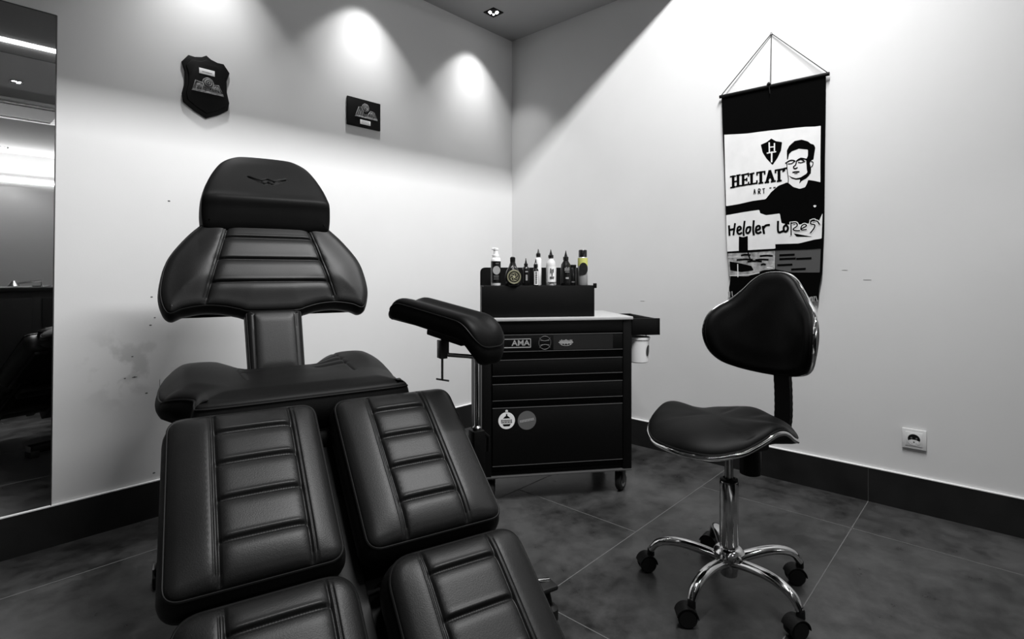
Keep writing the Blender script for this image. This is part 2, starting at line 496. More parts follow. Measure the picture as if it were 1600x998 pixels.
# recessed downlights along the left wall
def downlight(x, y, label, power, size=R(85), group='recessed square downlights along the left wall', beam=2.1):
    t = thing('ceiling_downlight', label, 'ceiling light', (x, y, H1), 0, group)
    b = MB(); s = .044; w = .008
    for a in ((-s, -s, s, -s + w), (-s, s - w, s, s), (-s, -s + w, -s + w, s - w), (s - w, -s + w, s, s - w)):
        b.box((a[0], a[1], -.005), (a[2], a[3], 0))
    b.build('frame', BSTEEL, t, False)
    b = MB(); b.box((-s + w, -s + w, -.002), (s - w, s - w, 0)); b.build('inner_box', BSTEEL, t, False)
    # three bright reflector lobes
    b = MB()
    for (px, py, rx, ry, a) in ((-.016, .014, .019, .010, 35), (.014, -.016, .019, .010, 55), (.018, .018, .010, .007, 45)):
        M = Matrix.Translation((px, py, -.0035)) @ Matrix.Rotation(R(a), 4, 'Z') @ Matrix.Diagonal((rx, ry, 1, 1))
        b.lathe([(1.0, 0), (.9, .0015)], 20, M)
    b.build('reflector', GLOW, t)
    d = bpy.data.lights.new('downlight_beam', 'SPOT'); d.energy = power; d.spot_size = size; d.spot_blend = 0.4; d.shadow_soft_size = .018
    o = bpy.data.objects.new('downlight_beam', d); COL.objects.link(o); o.parent = t; o.location = (0, 0, -.02); o.rotation_euler = (R(7), 0, 0)
    if beam:
        d = bpy.data.lights.new('downlight_beam', 'SPOT'); d.energy = power * beam; d.spot_size = R(70); d.spot_blend = 1.0; d.shadow_soft_size = .018
        o = bpy.data.objects.new('downlight_beam', d); COL.objects.link(o); o.parent = t; o.location = (0, 0, -.02); o.rotation_euler = (R(7), 0, 0)
    return t
downlight(-.396, -.206, 'small square recessed downlight in the lowered ceiling close to the corner', P_SPOT)
downlight(-1.20, -.206, 'square recessed downlight above the small rectangular wall plaque', P_SPOT)
downlight(-1.99, -.206, 'square recessed downlight above the shield-shaped wall plaque', P_SPOT)
downlight(-2.27, -3.67, 'square downlight in the rear ceiling, seen in the mirror', P_BACKSPOT, R(100), None, 0)
downlight(-.95, -3.15, 'square downlight added in the rear ceiling to brighten the right wall', 26.0, R(84), None, 0)  # out-of-view downlight added to lift the lower right wall
downlight(-2.1, -7.05, 'square downlight added to brighten the far wall shown in the mirror', 14.0, R(120), None, 0)  # extra downlight added so the far wall reads brighter in the mirror

# linear lamp in the raised ceiling (housing of the long light)
t = thing('linear_ceiling_lamp', 'long white linear lamp hanging in the raised part of the ceiling', 'ceiling light', (LAMP_POS.x, LAMP_POS.y, LAMP_POS.z))
Mr = Matrix.Rotation(R(42), 4, 'X')
b = MB(); b.box((-.88, -.08, .004), (.88, .1, .05), .008, Mr); b.build('lamp_housing', WHITE, t)
for x in (-.6, .6):
    b = MB(); b.tube([(x, -.03, .02), (x, -.03, H2 - LAMP_POS.z)], .006, 8); b.build('hanger_rod', GREY_METAL, t)

# light strip on the ceiling step, seen in the mirror
st = MB(); st.box((XL + .2, YR + .02, 2.70), (-.4, YR + .045, 2.726), .004)
tag(st.build('light_strip', STRIPGLOW), 'thin bright light strip on the dark ceiling step, seen in the mirror', 'light strip')
st = MB(); st.box((XL + .2, YB + .03, 2.235), (-.3, YB + .06, 2.295), .004)
tag(st.build('light_strip', BACKGLOW), 'pale light strip under the white fascia of the far wall, seen in the mirror', 'light strip')
la2 = bpy.data.lights.new('rear_strip_fill', 'AREA'); la2.shape = 'RECTANGLE'; la2.size = 3.4; la2.size_y = .06; la2.energy = P_BACK
lo2 = bpy.data.objects.new('rear_strip_fill', la2); lo2.location = (-2.2, YB + .10, 2.26); lo2.rotation_euler = (R(130), 0, 0); COL.objects.link(lo2)  # added area light by the strip, aimed up to brighten the rear ceiling

# air conditioning cassette in the rear ceiling
t = thing('air_conditioning_cassette', 'white ceiling air conditioning cassette with dark grille, seen in the mirror', 'air conditioner', (-2.15, -4.65, H1 - .004))
b = MB(); b.box((-.42, -.42, -.03), (.42, .42, 0), .008); b.build('panel', WHITE, t)
b = MB(); b.box((-.26, -.26, -.034), (.26, .26, -.028)); b.build('grille', DGREY, t, False)
for (x0, y0, x1, y1) in ((-.26, .31, .26, .36), (-.26, -.36, .26, -.31), (.31, -.26, .36, .26), (-.36, -.26, -.31, .26)):
    b = MB(); b.box((x0, y0, -.033), (x1, y1, -.028)); b.build('air_slot', DGREY, t, False)

# pale threshold strip and dark counter behind the camera
slab('trim_8', (-4.2, -2.98, 0), (-1.7, -2.60, .004), THRESH)
t = thing('reception_counter', 'long black counter seen in the mirror behind the treatment chair', 'counter', (-2.2, -3.35, 0))
b = MB(); b.box((-1.0, -.25, 0), (1.2, .25, .855), .006); b.build('body', SHELL, t)
b = MB(); b.box((-1.02, -.27, .855), (1.22, .27, .885), .004); b.build('worktop', BSTEEL, t)
for x in (-.9, -.3, .3, .9):
    b = MB(); b.box((x - .27 if x > -.9 else x - .08, .25, .06), (x + .27, .262, .80), .004); b.build('door', BSTEEL, t)
# little lamp standing on the counter
t = thing('desk_lamp', 'small chrome desk lamp standing on the black counter, seen in the mirror', 'lamp', (-2.15, -3.3, .885))
b = MB(); b.lathe([(.06, 0), (.06, .012), (.01, .016)], 24); b.build('base', CHROME, t)
b = MB(); b.tube([(0, 0, .012), (.0, 0, .05), (-.16, .02, .03)], .006, 8); b.build('arm', CHROME, t)
b = MB(); b.lathe([(.012, .03), (.04, -.01), (.038, -.012), (.01, .025)], 20, Matrix.Translation((-.17, .02, .02))); b.build('lamp_shade', SATIN, t)

# ------------------------------------------------------------------ wall plaques
def shield_pts():
    half = [(0, .136), (.018, .124), (.045, .117), (.070, .118), (.095, .084), (.083, .045), (.084, -.005), (.094, -.05), (.088, -.085), (.05, -.112), (0, -.137)]
    return half + [(-x, z) for x, z in reversed(half[1:-1])]
MY = Matrix(((1, 0, 0, 0), (0, 0, -1, 0), (0, 1, 0, 0), (0, 0, 0, 1)))   # local xy -> wall xz, depth towards the room (-y)
def badge(parent, sx, sz, z0, name='winged_badge', variant=0):
    """metal winged emblem: two wing plates, a domed parachute between them, base bar"""
    M = Matrix.Translation((0, 0, z0)) @ MY
    if variant == 0:
        plates = [[(-.95, -.40), (-.78, .42), (-.32, .30), (-.12, -.40)], [(.95, -.40), (.66, .38), (.36, .34), (.12, -.40)]]
        domes = [(0, .42, .34), (.52, .02, .20), (-.52, .02, .18)]
    else:
        plates = [[(-.95, -.40), (-.68, .55), (-.5, .6), (-.15, -.40)], [(.95, -.40), (.68, .30), (.36, .34), (.15, -.05), (.05, -.40)]]
        domes = [(-.08, .62, .30), (.50, .02, .20)]
    d = MB()
    for q in plates: d.prism([(x * sx, y * sz) for x, y in q], 0, .002, M)
    for (cx, cz, r) in domes: d.lathe([(r * sx, 0), (r * sx * .9, .003), (r * sx * .5, .005), (0, .006)], 20, Matrix.Translation((cx * sx, 0, cz * sz)) @ M)
    d.prism([(-.18 * sx, -.4 * sz), (.18 * sx, -.4 * sz), (.10 * sx, -.05 * sz), (-.10 * sx, -.05 * sz)], 0, .003, M)
    b = MB()
    b.prism([(-1 * sx, -.56 * sz), (1 * sx, -.56 * sz), (.93 * sx, -.38 * sz), (-.93 * sx, -.38 * sz)], 0, .004, M, .0006)
    for q in plates: b.tube([(x * sx, y * sz, .003) for x, y in q], .0022, 6, closed=True, M=M)
    for (cx, cz, r) in domes:
        for f, zz in ((1.0, .001), (.62, .0045), (.25, .006)):
            b.tube([(cx * sx + r * f * sx * math.cos(R(a)), cz * sz + r * f * sx * math.sin(R(a)), zz) for a in range(0, 360, 24)], .0016, 5, closed=True, M=M)
    for k in range(3):
        x = (-.74 + .17 * k) * sx
        b.tube([(x, -.32 * sz, .003), (x + .10 * sx, .22 * sz, .003)], .0013, 5, M=M); b.tube([(-x, -.32 * sz, .003), (-x - .10 * sx, .18 * sz, .003)], .0013, 5, M=M)
    return b, d
def put_badge(t, loc, *a, **k):
    b, d = badge(t, *a, **k); o = b.build('winged_badge', BRASS, t); o.location = loc
    d.build('badge_ground', DGREY, o)
t = thing('shield_plaque', 'black shield-shaped plaque with winged metal badge and bright name plate', 'plaque', (-1.976, -.001, 1.809))
b = MB(); b.prism(shield_pts(), 0, .010, MY, .003); b.prism([(x * .84, y * .86) for x, y in shield_pts()], .010, .014, MY, .002); b.build('board', WOOD_BLACK, t)
put_badge(t, (.004, -.0142, -.004), .064, .046, 0)
b = MB(); b.box((-.031, -.0155, .050), (.031, -.014, .074), .0004); p = b.build('name_plate', PLATE, t)
b = MB(); b.box((-.020, -.0158, .058), (.020, -.0154, .062)); b.build('engraving', LGREY, p)
t = thing('rectangular_plaque', 'small black rectangular plaque with winged metal badge above white label', 'plaque', (-1.195, -.001, 1.861))
b = MB(); b.box((-.101, -.011, -.076), (.103, 0, .075), .003); b.build('board', WOOD_BLACK, t)
put_badge(t, (.012, -.0115, .002), .070, .048, 0, variant=1)
b = MB(); b.box((-.026, -.0125, -.060), (.038, -.011, -.036), .0004); p = b.build('name_plate', PLATE, t)
b = MB()
for k, z in enumerate((-.042, -.048, -.054)): b.box((-.018, -.0128, z - .001), (.030, -.0124, z + .001))
b.build('engraving', LGREY, p)

# ------------------------------------------------------------------ socket on the right wall
t = thing('wall_socket', 'white single round wall socket low on the right wall', 'socket', (-.001, -2.289, .305))
MX = Matrix(((0, 0, -1, 0), (-1, 0, 0, 0), (0, 1, 0, 0), (0, 0, 0, 1)))   # local x -> -y, local y -> z, depth -> -x
b = MB(); b.box((-.0415, -.0415, 0), (.0415, .0415, .010), .003, MX); b.build('frame', SOCKET_W, t)
b = MB(); b.box((-.029, -.029, .008), (.029, .029, .012), .001, MX); b.lathe([(.026, .010), (.0255, .013), (.0215, .0135), (.021, .0125)], 32, MX, cap=False); b.build('cover', SOCKET_W, t)
b = MB(); b.lathe([(.0212, .0122), (.0212, .0124)], 32, MX); h = b.build('socket_hole', BGLOSS, t)
b = MB(); b.prism([(-.019, -.007), (-.008, -.002), (.008, -.002), (.019, -.007), (.014, -.015), (0, -.0205), (-.014, -.015)], .0124, .0132, MX); b.build('socket_floor', SOCKET_W, h)
b = MB()
for x in (-.0085, .0085): b.lathe([(.0035, .0124), (.003, .0134)], 12, Matrix.Translation((0, -x, .004)) @ MX)
b.build('contact', MGREY, h)
b = MB(); b.lathe([(.003, .0132), (.003, .0136)], 10, Matrix.Translation((0, 0, -.0115)) @ MX); b.build('screw', DGREY, h)
# ------------------------------------------------------------------ treatment chair
CH = thing('tattoo_chair', 'black leather tattoo chair with headrest, split leg rests and side arm rest', 'chair', (-2.0895, -1.071, 0), -R(16.444))
def C(T, L, z): return Vector((T - .30, -L - .25, z))
aT = R(36.5)
DV = Vector((0, -math.cos(aT), -math.sin(aT)))
def pad_frame(T0, v0): return frame(C(T0, 0, .673) + DV * v0, (1, 0, 0), DV) 
# frame z must point up and out: x cross y = (1,0,0)x(0,-c,-s) = (0, s, -c) -> flip
def padM(T0, v0):
    o = C(T0, 0, .673) + DV * v0
    x = Vector((1, 0, 0)); y = -DV; z = x.cross(y)
    M = Matrix((x, y, z)).transposed().to_4x4(); M.translation = o; return M
def leg_pad(name, T0, w, v0, l, s1, s2, hs, rad, label):
    M = padM(T0, v0)
    out = rounded([(0, 0), (0, -l), (w, -l), (w, 0)], rad, 8)
    g = []
    for s_, off in ((s1, -.0085), (s2, .0085)):
        a = (s_, -.003); b = (s_, -l + .003)
        g.append((a, b, .0065, .0030)); g.append(((s_ + off, -.003), (s_ + off, -l + .003), .0026, .0020)); g.append((a, b, .0025, .012))
    for h in hs:
        g.append(((s1 + .004, -h), (s2 - .004, -h), .0050, .0032)); g.append(((s1 + .006, -h - .003), (s2 - .006, -h - .003), .0032, .010))
        g.append(((s1 + .012, -h + .008), (s2 - .012, -h + .008), -.0025, .004))
    o = cushion(name, out, LEATHER, CH, M, T=.085, rr=.020, hd=.011, bulge=.012, crown=0, grooves=g, res=.0075, rb=.02, step=.003,
                hfun=lambda Q: .020 * np.clip(1 - np.abs(2 * Q[:, 0] / w - 1) ** 3.2, 0, 1) * np.clip(1 - np.abs(-2 * Q[:, 1] / l - 1) ** 7, 0, 1))
    # stitches along the cross seams
    for h in hs:
        b = MB(); x = s1 + .012
        while x < s2 - .012:
            q = cushion.surface([(x, -h - .0062), (x + .0035, -h - .0062)])
            b.tube([(x, -h - .0062, q[0] + .0003), (x + .0035, -h - .0062, q[1] + .0003)], .0005, 4); x += .0058
        bmesh.ops.transform(b.bm, matrix=M, verts=list(b.bm.verts)); b.build('stitching', STITCH, o)['kind'] = 'stuff'
    return o
HS = (.067, .147, .231, .317)
leg_pad('leg_cushion', 0.0, .303, 0.0, .395, .086, .243, HS, [.035, .03, .03, .035], '')
leg_pad('leg_cushion', .352, .308, 0.0, .395, .080, .218, HS, [.035, .03, .03, .035], '')
HS2 = (.058, .148, .235)
leg_pad('foot_cushion', .012, .298, .425, .33, .078, .246, HS2, [.05, .08, .08, .06], '')
leg_pad('foot_cushion', .374, .300, .425, .33, .072, .222, HS2, [.06, .09, .09, .05], '')
# shells and struts under the leg pads
for T0, w in ((0.0, .303), (.352, .308)):
    b = MB(); M = padM(T0, 0)
    b.box((.02, -.375, -.115), (w - .02, -.02, -.08), .01, M); sh = b.build('leg_support', SHELL, CH)
    b = MB(); b.box((.05, -.74, -.125), (.09, -.30, -.10), .004, M); b.box((w - .09, -.74, -.125), (w - .05, -.30, -.10), .004, M); b.build('support_rail', BSTEEL, sh)
for T0, w in ((.012, .298), (.374, .300)):
    b = MB(); b.box((.03, -.30, -.112), (w - .03, -.03, -.08), .01, padM(T0, .425)); b.build('foot_support', SHELL, CH)

b = MB(); b.box((.30, -.70, -.13), (.355, -.03, -.09), .004, padM(0, 0)); b.box((.27, -.72, -.17), (.39, -.03, -.12), .006, padM(0, 0)); b.box((.06, -.66, -.15), (.60, -.60, -.115), .004, padM(0, 0)); b.box((.06, -.43, -.15), (.60, -.36, -.115), .004, padM(0, 0)); b.build('centre_frame', SHELL, CH)

# seat
SX = .0
seat_out = catmull([(.075, -.006), (.30, -.010), (.535, -.022), (.552, -.045), (.556, -.12), (.572, -.19), (.585, -.26), (.590, -.36), (.565, -.45), (.51, -.515), (.44, -.52), (.395, -.455), (.37, -.43), (.28, -.425), (.205, -.43), (.18, -.465), (.14, -.52), (.07, -.515), (.005, -.44), (-.025, -.34), (-.025, -.24), (-.005, -.175), (.035, -.14), (.052, -.11), (.052, -.035)], 6)
def seat_h(Q):
    x, y = Q[:, 0], Q[:, 1]
    rear = np.clip((-y - .16) / .30, 0, 1); rear = rear * rear * (3 - 2 * rear)
    side = np.clip((np.abs(x - .285) - .10) / .16, 0, 1)
    droop = np.clip((np.abs(x - .285) - .235) / .10, 0, 1.3) * np.clip((-y - .10) / .1, 0, 1)
    return .030 * rear * side - .035 * droop ** 2
gs = []
for sx, ex in ((.155, .172), (.462, .456)):
    gs.append(((sx, -.52), (ex, -.20), .0045, .0028))
for yy in (-.31, -.365, -.42):
    gs.append(((.375, yy + .008), (.452, yy), .0045, .011)); gs.append(((.176, yy), (.205, yy + .005), .003, .009))
MS = frame(C(0, 0, .687), (1, 0, 0), (0, -1, 0))
# seat plan given in (T, L): local x = T, local y = -L
so = [(x, -y) for x, y in seat_out]
gs2 = [((a[0], -a[1]), (b[0], -b[1]), d, w) for a, b, d, w in gs]
MS = Matrix.Translation(C(0, 0, .690))
cushion('seat_cushion', so, LEATHER2, CH, MS, T=.085, rr=.026, hd=.014, bulge=.008, crown=.012, crown_w=.07, grooves=gs2,
        hfun=lambda Q: seat_h(np.c_[Q[:, 0], -Q[:, 1]]), res=.008, rb=.022, tfun=lambda Q: .072 - .030 * np.clip((Q[:, 1] - .09) / .08, 0, 1))
b = MB(); b.box(C(.10, .0, .56) - Vector((0, 0, 0)), C(.50, -.42, .60), .01); b.build('seat_frame', SHELL, CH)
bb = MB(); lo_ = Vector((-.20, -.22, .56)); bb.box(lo_, (.20, .16, .60), .01)
# backrest
rec = R(27)
UV = Vector((0, math.sin(rec), math.cos(rec)))
def backM(u=0.0, off=0.0, T0=.28):
    x = Vector((1, 0, 0)); z = x.cross(UV)
    M = Matrix((x, UV, z)).transposed().to_4x4(); M.translation = C(T0, -.42, .69) + UV * u + z * off; return M
hb = [(.066, .210), (.10, .219), (.145, .231), (.20, .235), (.255, .226), (.287, .212), (.303, .232), (.312, .28), (.306, .345), (.292, .395), (.262, .447), (.222, .500), (.175, .540), (.09, .552)]
back_out = catmull(hb + [(-x, y) for x, y in reversed(hb)], 6)
g = []
for s in (-1, 1):
    a = (s * .118, .55); b_ = (s * .197, .232)
    g.append((a, b_, .0065, .0030)); g.append(((s * .1265, .55), (s * .2055, .234), .0026, .0020)); g.append((a, b_, .004, .015))
def bx_at(u): return .118 + (.55 - u) / .318 * .079
for u in (.470, .388, .306):
    xx = bx_at(u) - .004
    g.append(((-xx, u), (xx, u), .0050, .0032)); g.append(((-xx, u - .003), (xx, u - .003), .0045, .013)); g.append(((-xx + .008, u + .008), (xx - .008, u + .008), -.0022, .004))
cushion('backrest_cushion', back_out, LEATHER, CH, backM(), T=.075, rr=.020, hd=.012, bulge=.010, crown=.015, crown_w=.10, grooves=g, res=.0075, rb=.02, step=.004)
neck = rounded([(-.066, -.01), (.066, -.01), (.070, .212), (-.070, .212)], .012, 4)
cushion('back_post_cushion', [(x * 1.16, y) for x, y in neck], LEATHER, CH, backM(off=-.006), T=.06, rr=.016, hd=.010, bulge=.006, crown=.006, crown_w=.04,
        grooves=[((-.062, -.01), (-.062, .23), .003, .003), ((.062, -.01), (.062, .23), .003, .003)], res=.008, rb=.012)
b = MB(); M = backM(off=-.075)
b.box((-.05, -.12, -.02), (.05, .62, .004), .004, M); b.build('back_plate', BSTEEL, CH)
# headrest with a forward ridge
hh = [(.06, .515), (.15, .513), (.193, .517), (.203, .545), (.204, .59), (.196, .645), (.183, .69), (.165, .735), (.140, .778), (.105, .805), (.06, .815)]
head_out = catmull(hh + [(-x * 1.0, y) for x, y in reversed(hh)], 6)
def head_h(Q):
    u = Q[:, 1]
    up_ = np.clip((.80 - u) / (.80 - .600), 0, 1); dn = np.clip((.600 - u) / .09, 0, 1)
    z = .036 * up_ ** .9
    z = z - .050 * dn ** .85
    z = z - .004 * np.exp(-((u - .607) / .012) ** 2) * -1
    return z
def smooth_head(Q):
    s_ = 0
    for k, wt in ((-.010, .25), (-.004, .25), (.004, .25), (.010, .25)): s_ = s_ + wt * head_h(Q + np.array((0, k)))
    return s_
LGO = -.032
lg = [((-.062, .738), (-.02, .722), .0038, .0028), ((-.02, .722), (0, .732), .0038, .0028), ((0, .732), (.02, .722), .0038, .0028), ((.02, .722), (.062, .736), .0038, .0028),
      ((-.062, .738), (-.012, .709), .0038, .0028), ((-.012, .709), (0, .716), .0038, .0028), ((0, .716), (.012, .709), .0038, .0028), ((.012, .709), (.062, .736), .0038, .0028)]
lg = [((a[0], a[1] + LGO), (b[0], b[1] + LGO), d, w) for a, b, d, w in lg]
ho = cushion('headrest_cushion', [(x, y) for x, y in head_out], LEATHER2, CH, backM(off=.020, u=-.010), T=.085, rr=.022, hd=.012, bulge=.006, crown=.004, crown_w=.05,
        grooves=lg, hfun=smooth_head, res=.006, rb=.015, piping=False)
b = MB(); M = backM(off=-.06); b.box((-.09, .50, -.01), (-.06, .74, .02), .004, M); b.box((.06, .50, -.01), (.09, .74, .02), .004, M); b.build('headrest_bracket', BSTEEL, CH)

# base: column, foot bars, pads
b = MB(); b.box((-.13, -.16, .06), (.13, .20, .30), .02); b.box((-.09, -.12, .28), (.09, .14, .57), .015); b.build('lift_column', SHELL, CH)
b = MB(); b.box((-.07, -.36, .035), (.07, .44, .075), .01); b.build('base_rail', BSTEEL, CH)
for y, x0 in ((-.335, -.25), (.42, -.352)):
    b = MB(); b.box((x0, y - .03, .022), (.34, y + .03, .068), .012); fb = b.build('foot_bar', BSTEEL, CH)
    for x in (x0 + .015, .325):
        k = MB(); k.box((x - .022, y - .034, 0), (x + .022, y + .034, .040), .008); k.build('rubber_foot', RUBBER, fb)
        k = MB(); k.box((x - .002, y - .028, .030), (x + .002, y + .028, .064), .001, Matrix.Translation((-.019 if x < 0 else .019, 0, 0))); k.build('end_cap', SATIN, fb)
b = MB(); b.tube([(.10, -.34, .09), (.50, -.345, .105), (.60, -.345, .105), (.645, -.345, .095)], .010, 12); pd = b.build('foot_pedal', CHROME, CH)
b = MB(); b.box((.58, -.385, .085), (.655, -.335, .100), .006); b.lathe([(.022, 0), (.022, .03), (.012, .04)], 16, Matrix.Translation((.64, -.365, .0))); b.tube([(.64, -.365, .03), (.63, -.355, .09)], .008, 8); b.build('pedal_pad', RUBBER, pd)
b = MB(); b.tube([(.10, -.25, .10), (.46, -.25, .13), (.62, -.28, .135)], .004, 6); b.build('release_lever', BSTEEL, CH)

# arm rest on its bent chrome post
A0 = C(.6015, -.196, .898); A1 = C(.727, .159, .839)
ax = (A1 - A0); la_ = ax.length; ax.normalize()
side = ax.cross(Vector((0, 0, 1))).normalized(); upv = side.cross(ax)
if upv.z < 0: side = -side; upv = -upv
Ma = Matrix((ax, upv.cross(ax), upv)).transposed().to_4x4(); Ma.translation = (A0 + A1) / 2
hl = la_ / 2 + .005
arm_out = rounded([(-hl, -.062), (hl, -.062), (hl, .062), (-hl, .062)], [.05, .045, .045, .05], 8)
def arm_h(Q):
    x = Q[:, 0]; e = np.clip((x - (hl - .09)) / .09, 0, 1); e0 = np.clip((-x - (hl - .07)) / .07, 0, 1)
    return -.045 * e ** 2 - .035 * e0 ** 2 + .010 * (np.abs(Q[:, 1]) / .062) ** 2 * (1 - np.clip(np.abs(Q[:, 0]) / hl, 0, 1) ** 6)
ap = cushion('arm_rest_cushion', arm_out, LEATHER2, CH, Ma @ Matrix.Translation((0, 0, .012)), T=.045, rr=.028, hd=.022, bulge=.004, crown=.0, crown_w=.05, hfun=arm_h, tfun=lambda Q: .045 - .033 * np.clip((-Q[:, 0] - (hl - .07)) / .07, 0, 1) ** 2,
             grooves=[((-hl + .02, .012), (hl - .04, .012), .006, .020)], res=.007, rb=.008, pipe_r=.002)
b = MB(); b.box((-hl + .17, -.04, -.048), (hl - .08, .04, -.030), .004, Ma); b.build('arm_rest_board', SHELL, ap)
pc = C(.659, -.021, .783)
b = MB(); b.tube([pc + Vector((0, 0, .02)), pc + Vector((.006, 0, .045)), pc + Vector((.008, 0, .058))], .006, 8); b.lathe([(.008, 0), (.011, .008), (.008, .016)], 12, Matrix.Translation(pc + Vector((.004, 0, .03)))); b.build('arm_rest_joint', BSTEEL, CH)
b = MB(); b.box(pc + Vector((-.012, -.016, -.026)), pc + Vector((.010, .012, .026)), .002); b.box(pc + Vector((.010, -.012, -.022)), pc + Vector((.016, .010, .024)), .001); cl = b.build('arm_rest_clamp', GREY_METAL, CH)
b = MB(); b.tube([pc + Vector((0, 0, -.024)), pc + Vector((0, 0, -.088))], .0035, 8); b.tube([pc + Vector((-.017, .004, -.084)), pc + Vector((.019, -.004, -.092))], .0026, 8); b.build('clamp_screw', GREY_METAL, cl)
pp = C(.725, .065, 0)
arc = [pc + Vector((.006, 0, -.016)), Vector((pp.x, pp.y, pc.z - .016)).lerp(pc + Vector((.006, 0, -.016)), .25), Vector((pp.x, pp.y, pc.z - .017)).lerp(pc + Vector((.006, 0, -.016)), .1),
       Vector((pp.x, pp.y, pc.z - .020)), Vector((pp.x, pp.y, pc.z - .034)), Vector((pp.x, pp.y, .30))]
b = MB(); b.tube(arc, .0062, 14); b.build('arm_rest_post', CHROME, CH)
b = MB(); b.lathe([(.0085, .30), (.0105, .31), (.0105, .56), (.012, .562), (.012, .572), (.007, .576)], 20, Matrix.Translation((pp.x, pp.y, 0))); b.build('post_sleeve', SATIN, CH)
b = MB(); b.box((pp.x - .018, pp.y - .018, .42), (pp.x + .018, pp.y + .018, .565), .004); b.box((.10, pp.y - .015, .47), (pp.x, pp.y + .015, .50), .003); b.box((.10, pp.y - .015, .47), (.13, .0, .50), .003)
b.tube([(pp.x + .012, pp.y, .56), (pp.x + .035, pp.y, .54), (pp.x + .035, pp.y, .50)], .006, 8); b.build('post_bracket', BSTEEL, CH)

# ------------------------------------------------------------------ stool
ST = thing('saddle_stool', 'black swivel stool with chrome-edged saddle seat, backrest and five castors', 'stool', (-1.090, -1.930, 0), math.atan2(.372, -.925))
def Lp(pts): return pts
# five legs with castors
hub = MB(); hub.lathe([(.018, .046), (.025, .050), (.029, .075), (.033, .10), (.044, .114), (.046, .124), (.040, .134), (.030, .140)], 36); hub.build('hub', CHROME, ST)
rot0 = R(33) - ST.rotation_euler.z
leg_ang = [rot0 + R(72 * k) for k in range(5)]
swivel = [R(60), R(35), R(-50), R(-105), R(165)]
for k, a in enumerate(leg_ang):
    c, s = math.cos(a), math.sin(a)
    path = catmull([(.025, .096), (.07, .107), (.13, .115), (.18, .113), (.222, .098), (.244, .070)], 6, closed=False)
    # oval tube: build along x then rotate
    n = len(path); rs = [.0165 - .005 * (i / (n - 1)) ** 2 for i in range(n)]
    b = MB(); b.tube([(r, 0, z) for r, z in path], rs, 16, flat=(1.15, .9), M=Matrix.Rotation(a, 4, 'Z')); lg_ = b.build('leg', CHROME, ST)
    p = Matrix.Rotation(a, 4, 'Z') @ Vector((.245, 0, 0))
    Mc = Matrix.Translation(p) @ Matrix.Rotation(a + swivel[k], 4, 'Z')
    b = MB(); b.tube([(0, 0, .05), (0, 0, .082)], .006, 10, M=Mc)
    for sgn in (-1, 1):
        b.lathe([(.008, -.0085), (.023, -.0085), (.027, -.005), (.027, .005), (.023, .0085), (.008, .0085)], 24, Mc @ Matrix.Translation((.014, sgn * .0125, .027)) @ Matrix.Rotation(PI / 2, 4, 'X'))
    ca = b.build('castor', RUBBER, lg_)
    b = MB()
    hood = [(.0305 * math.cos(t) + .014, .0305 * math.sin(t) + .027) for t in [R(d) for d in range(10, 190, 12)]]
    ins = [(.0275 * math.cos(t) + .014, .0275 * math.sin(t) + .027) for t in [R(d) for d in range(10, 190, 12)]]
    Mh = Mc @ Matrix.Rotation(PI / 2, 4, 'X')
    b.prism(hood + list(reversed(ins)), -.022, .022, Mh); b.lathe([(.012, .052), (.011, .072), (.008, .076)], 16, Mc)
    b.build('castor_hood', SHELL, lg_)
b = MB(); b.lathe([(.026, .120), (.0285, .125), (.0285, .338), (.027, .345), (.019, .346)], 40); b.build('outer_column', CHROME, ST)
b = MB(); b.lathe([(.027, .343), (.0265, .352), (.018, .354), (.016, .350)], 32); b.build('column_collar', SHELL, ST)
b = MB(); b.lathe([(.0130, .33), (.0130, .425), (.0155, .427), (.0155, .47)], 28); b.build('gas_lift', SATIN, ST)

TR = [(0, .490), (25, .490), (45, .504), (65, .530), (80, .552), (92, .550), (110, .515), (125, .498), (150, .508), (180, .528)]
def trim_z(th):
    a = abs((math.degrees(th) - 12 + 180) % 360 - 180)
    for (a0, z0_), (a1, z1_) in zip(TR, TR[1:]):
        if a <= a1:
            u = (a - a0) / (a1 - a0); u = u * u * (3 - 2 * u); return z0_ * (1 - u) + z1_ * u
    return TR[-1][1]
TZ = [trim_z(2 * PI * k / 360) for k in range(360)]
TZ = [sum(TZ[(k + j) % 360] for j in range(-7, 8)) / 15 for k in range(360)]
def seat_plan(th, s=1.0):
    c, sn = math.cos(th), math.sin(th)
    a, bb_ = .232, .188
    e = 2.25
    r = 1.0 / ((abs(c) / a) ** e + (abs(sn) / bb_) ** e) ** (1 / e)
    r *= 1 - .05 * math.exp(-((abs(math.degrees(th)) - 180) / 22) ** 2) - .02 * math.cos(2 * th)
    return (.033 + s * r * c, s * r * sn)
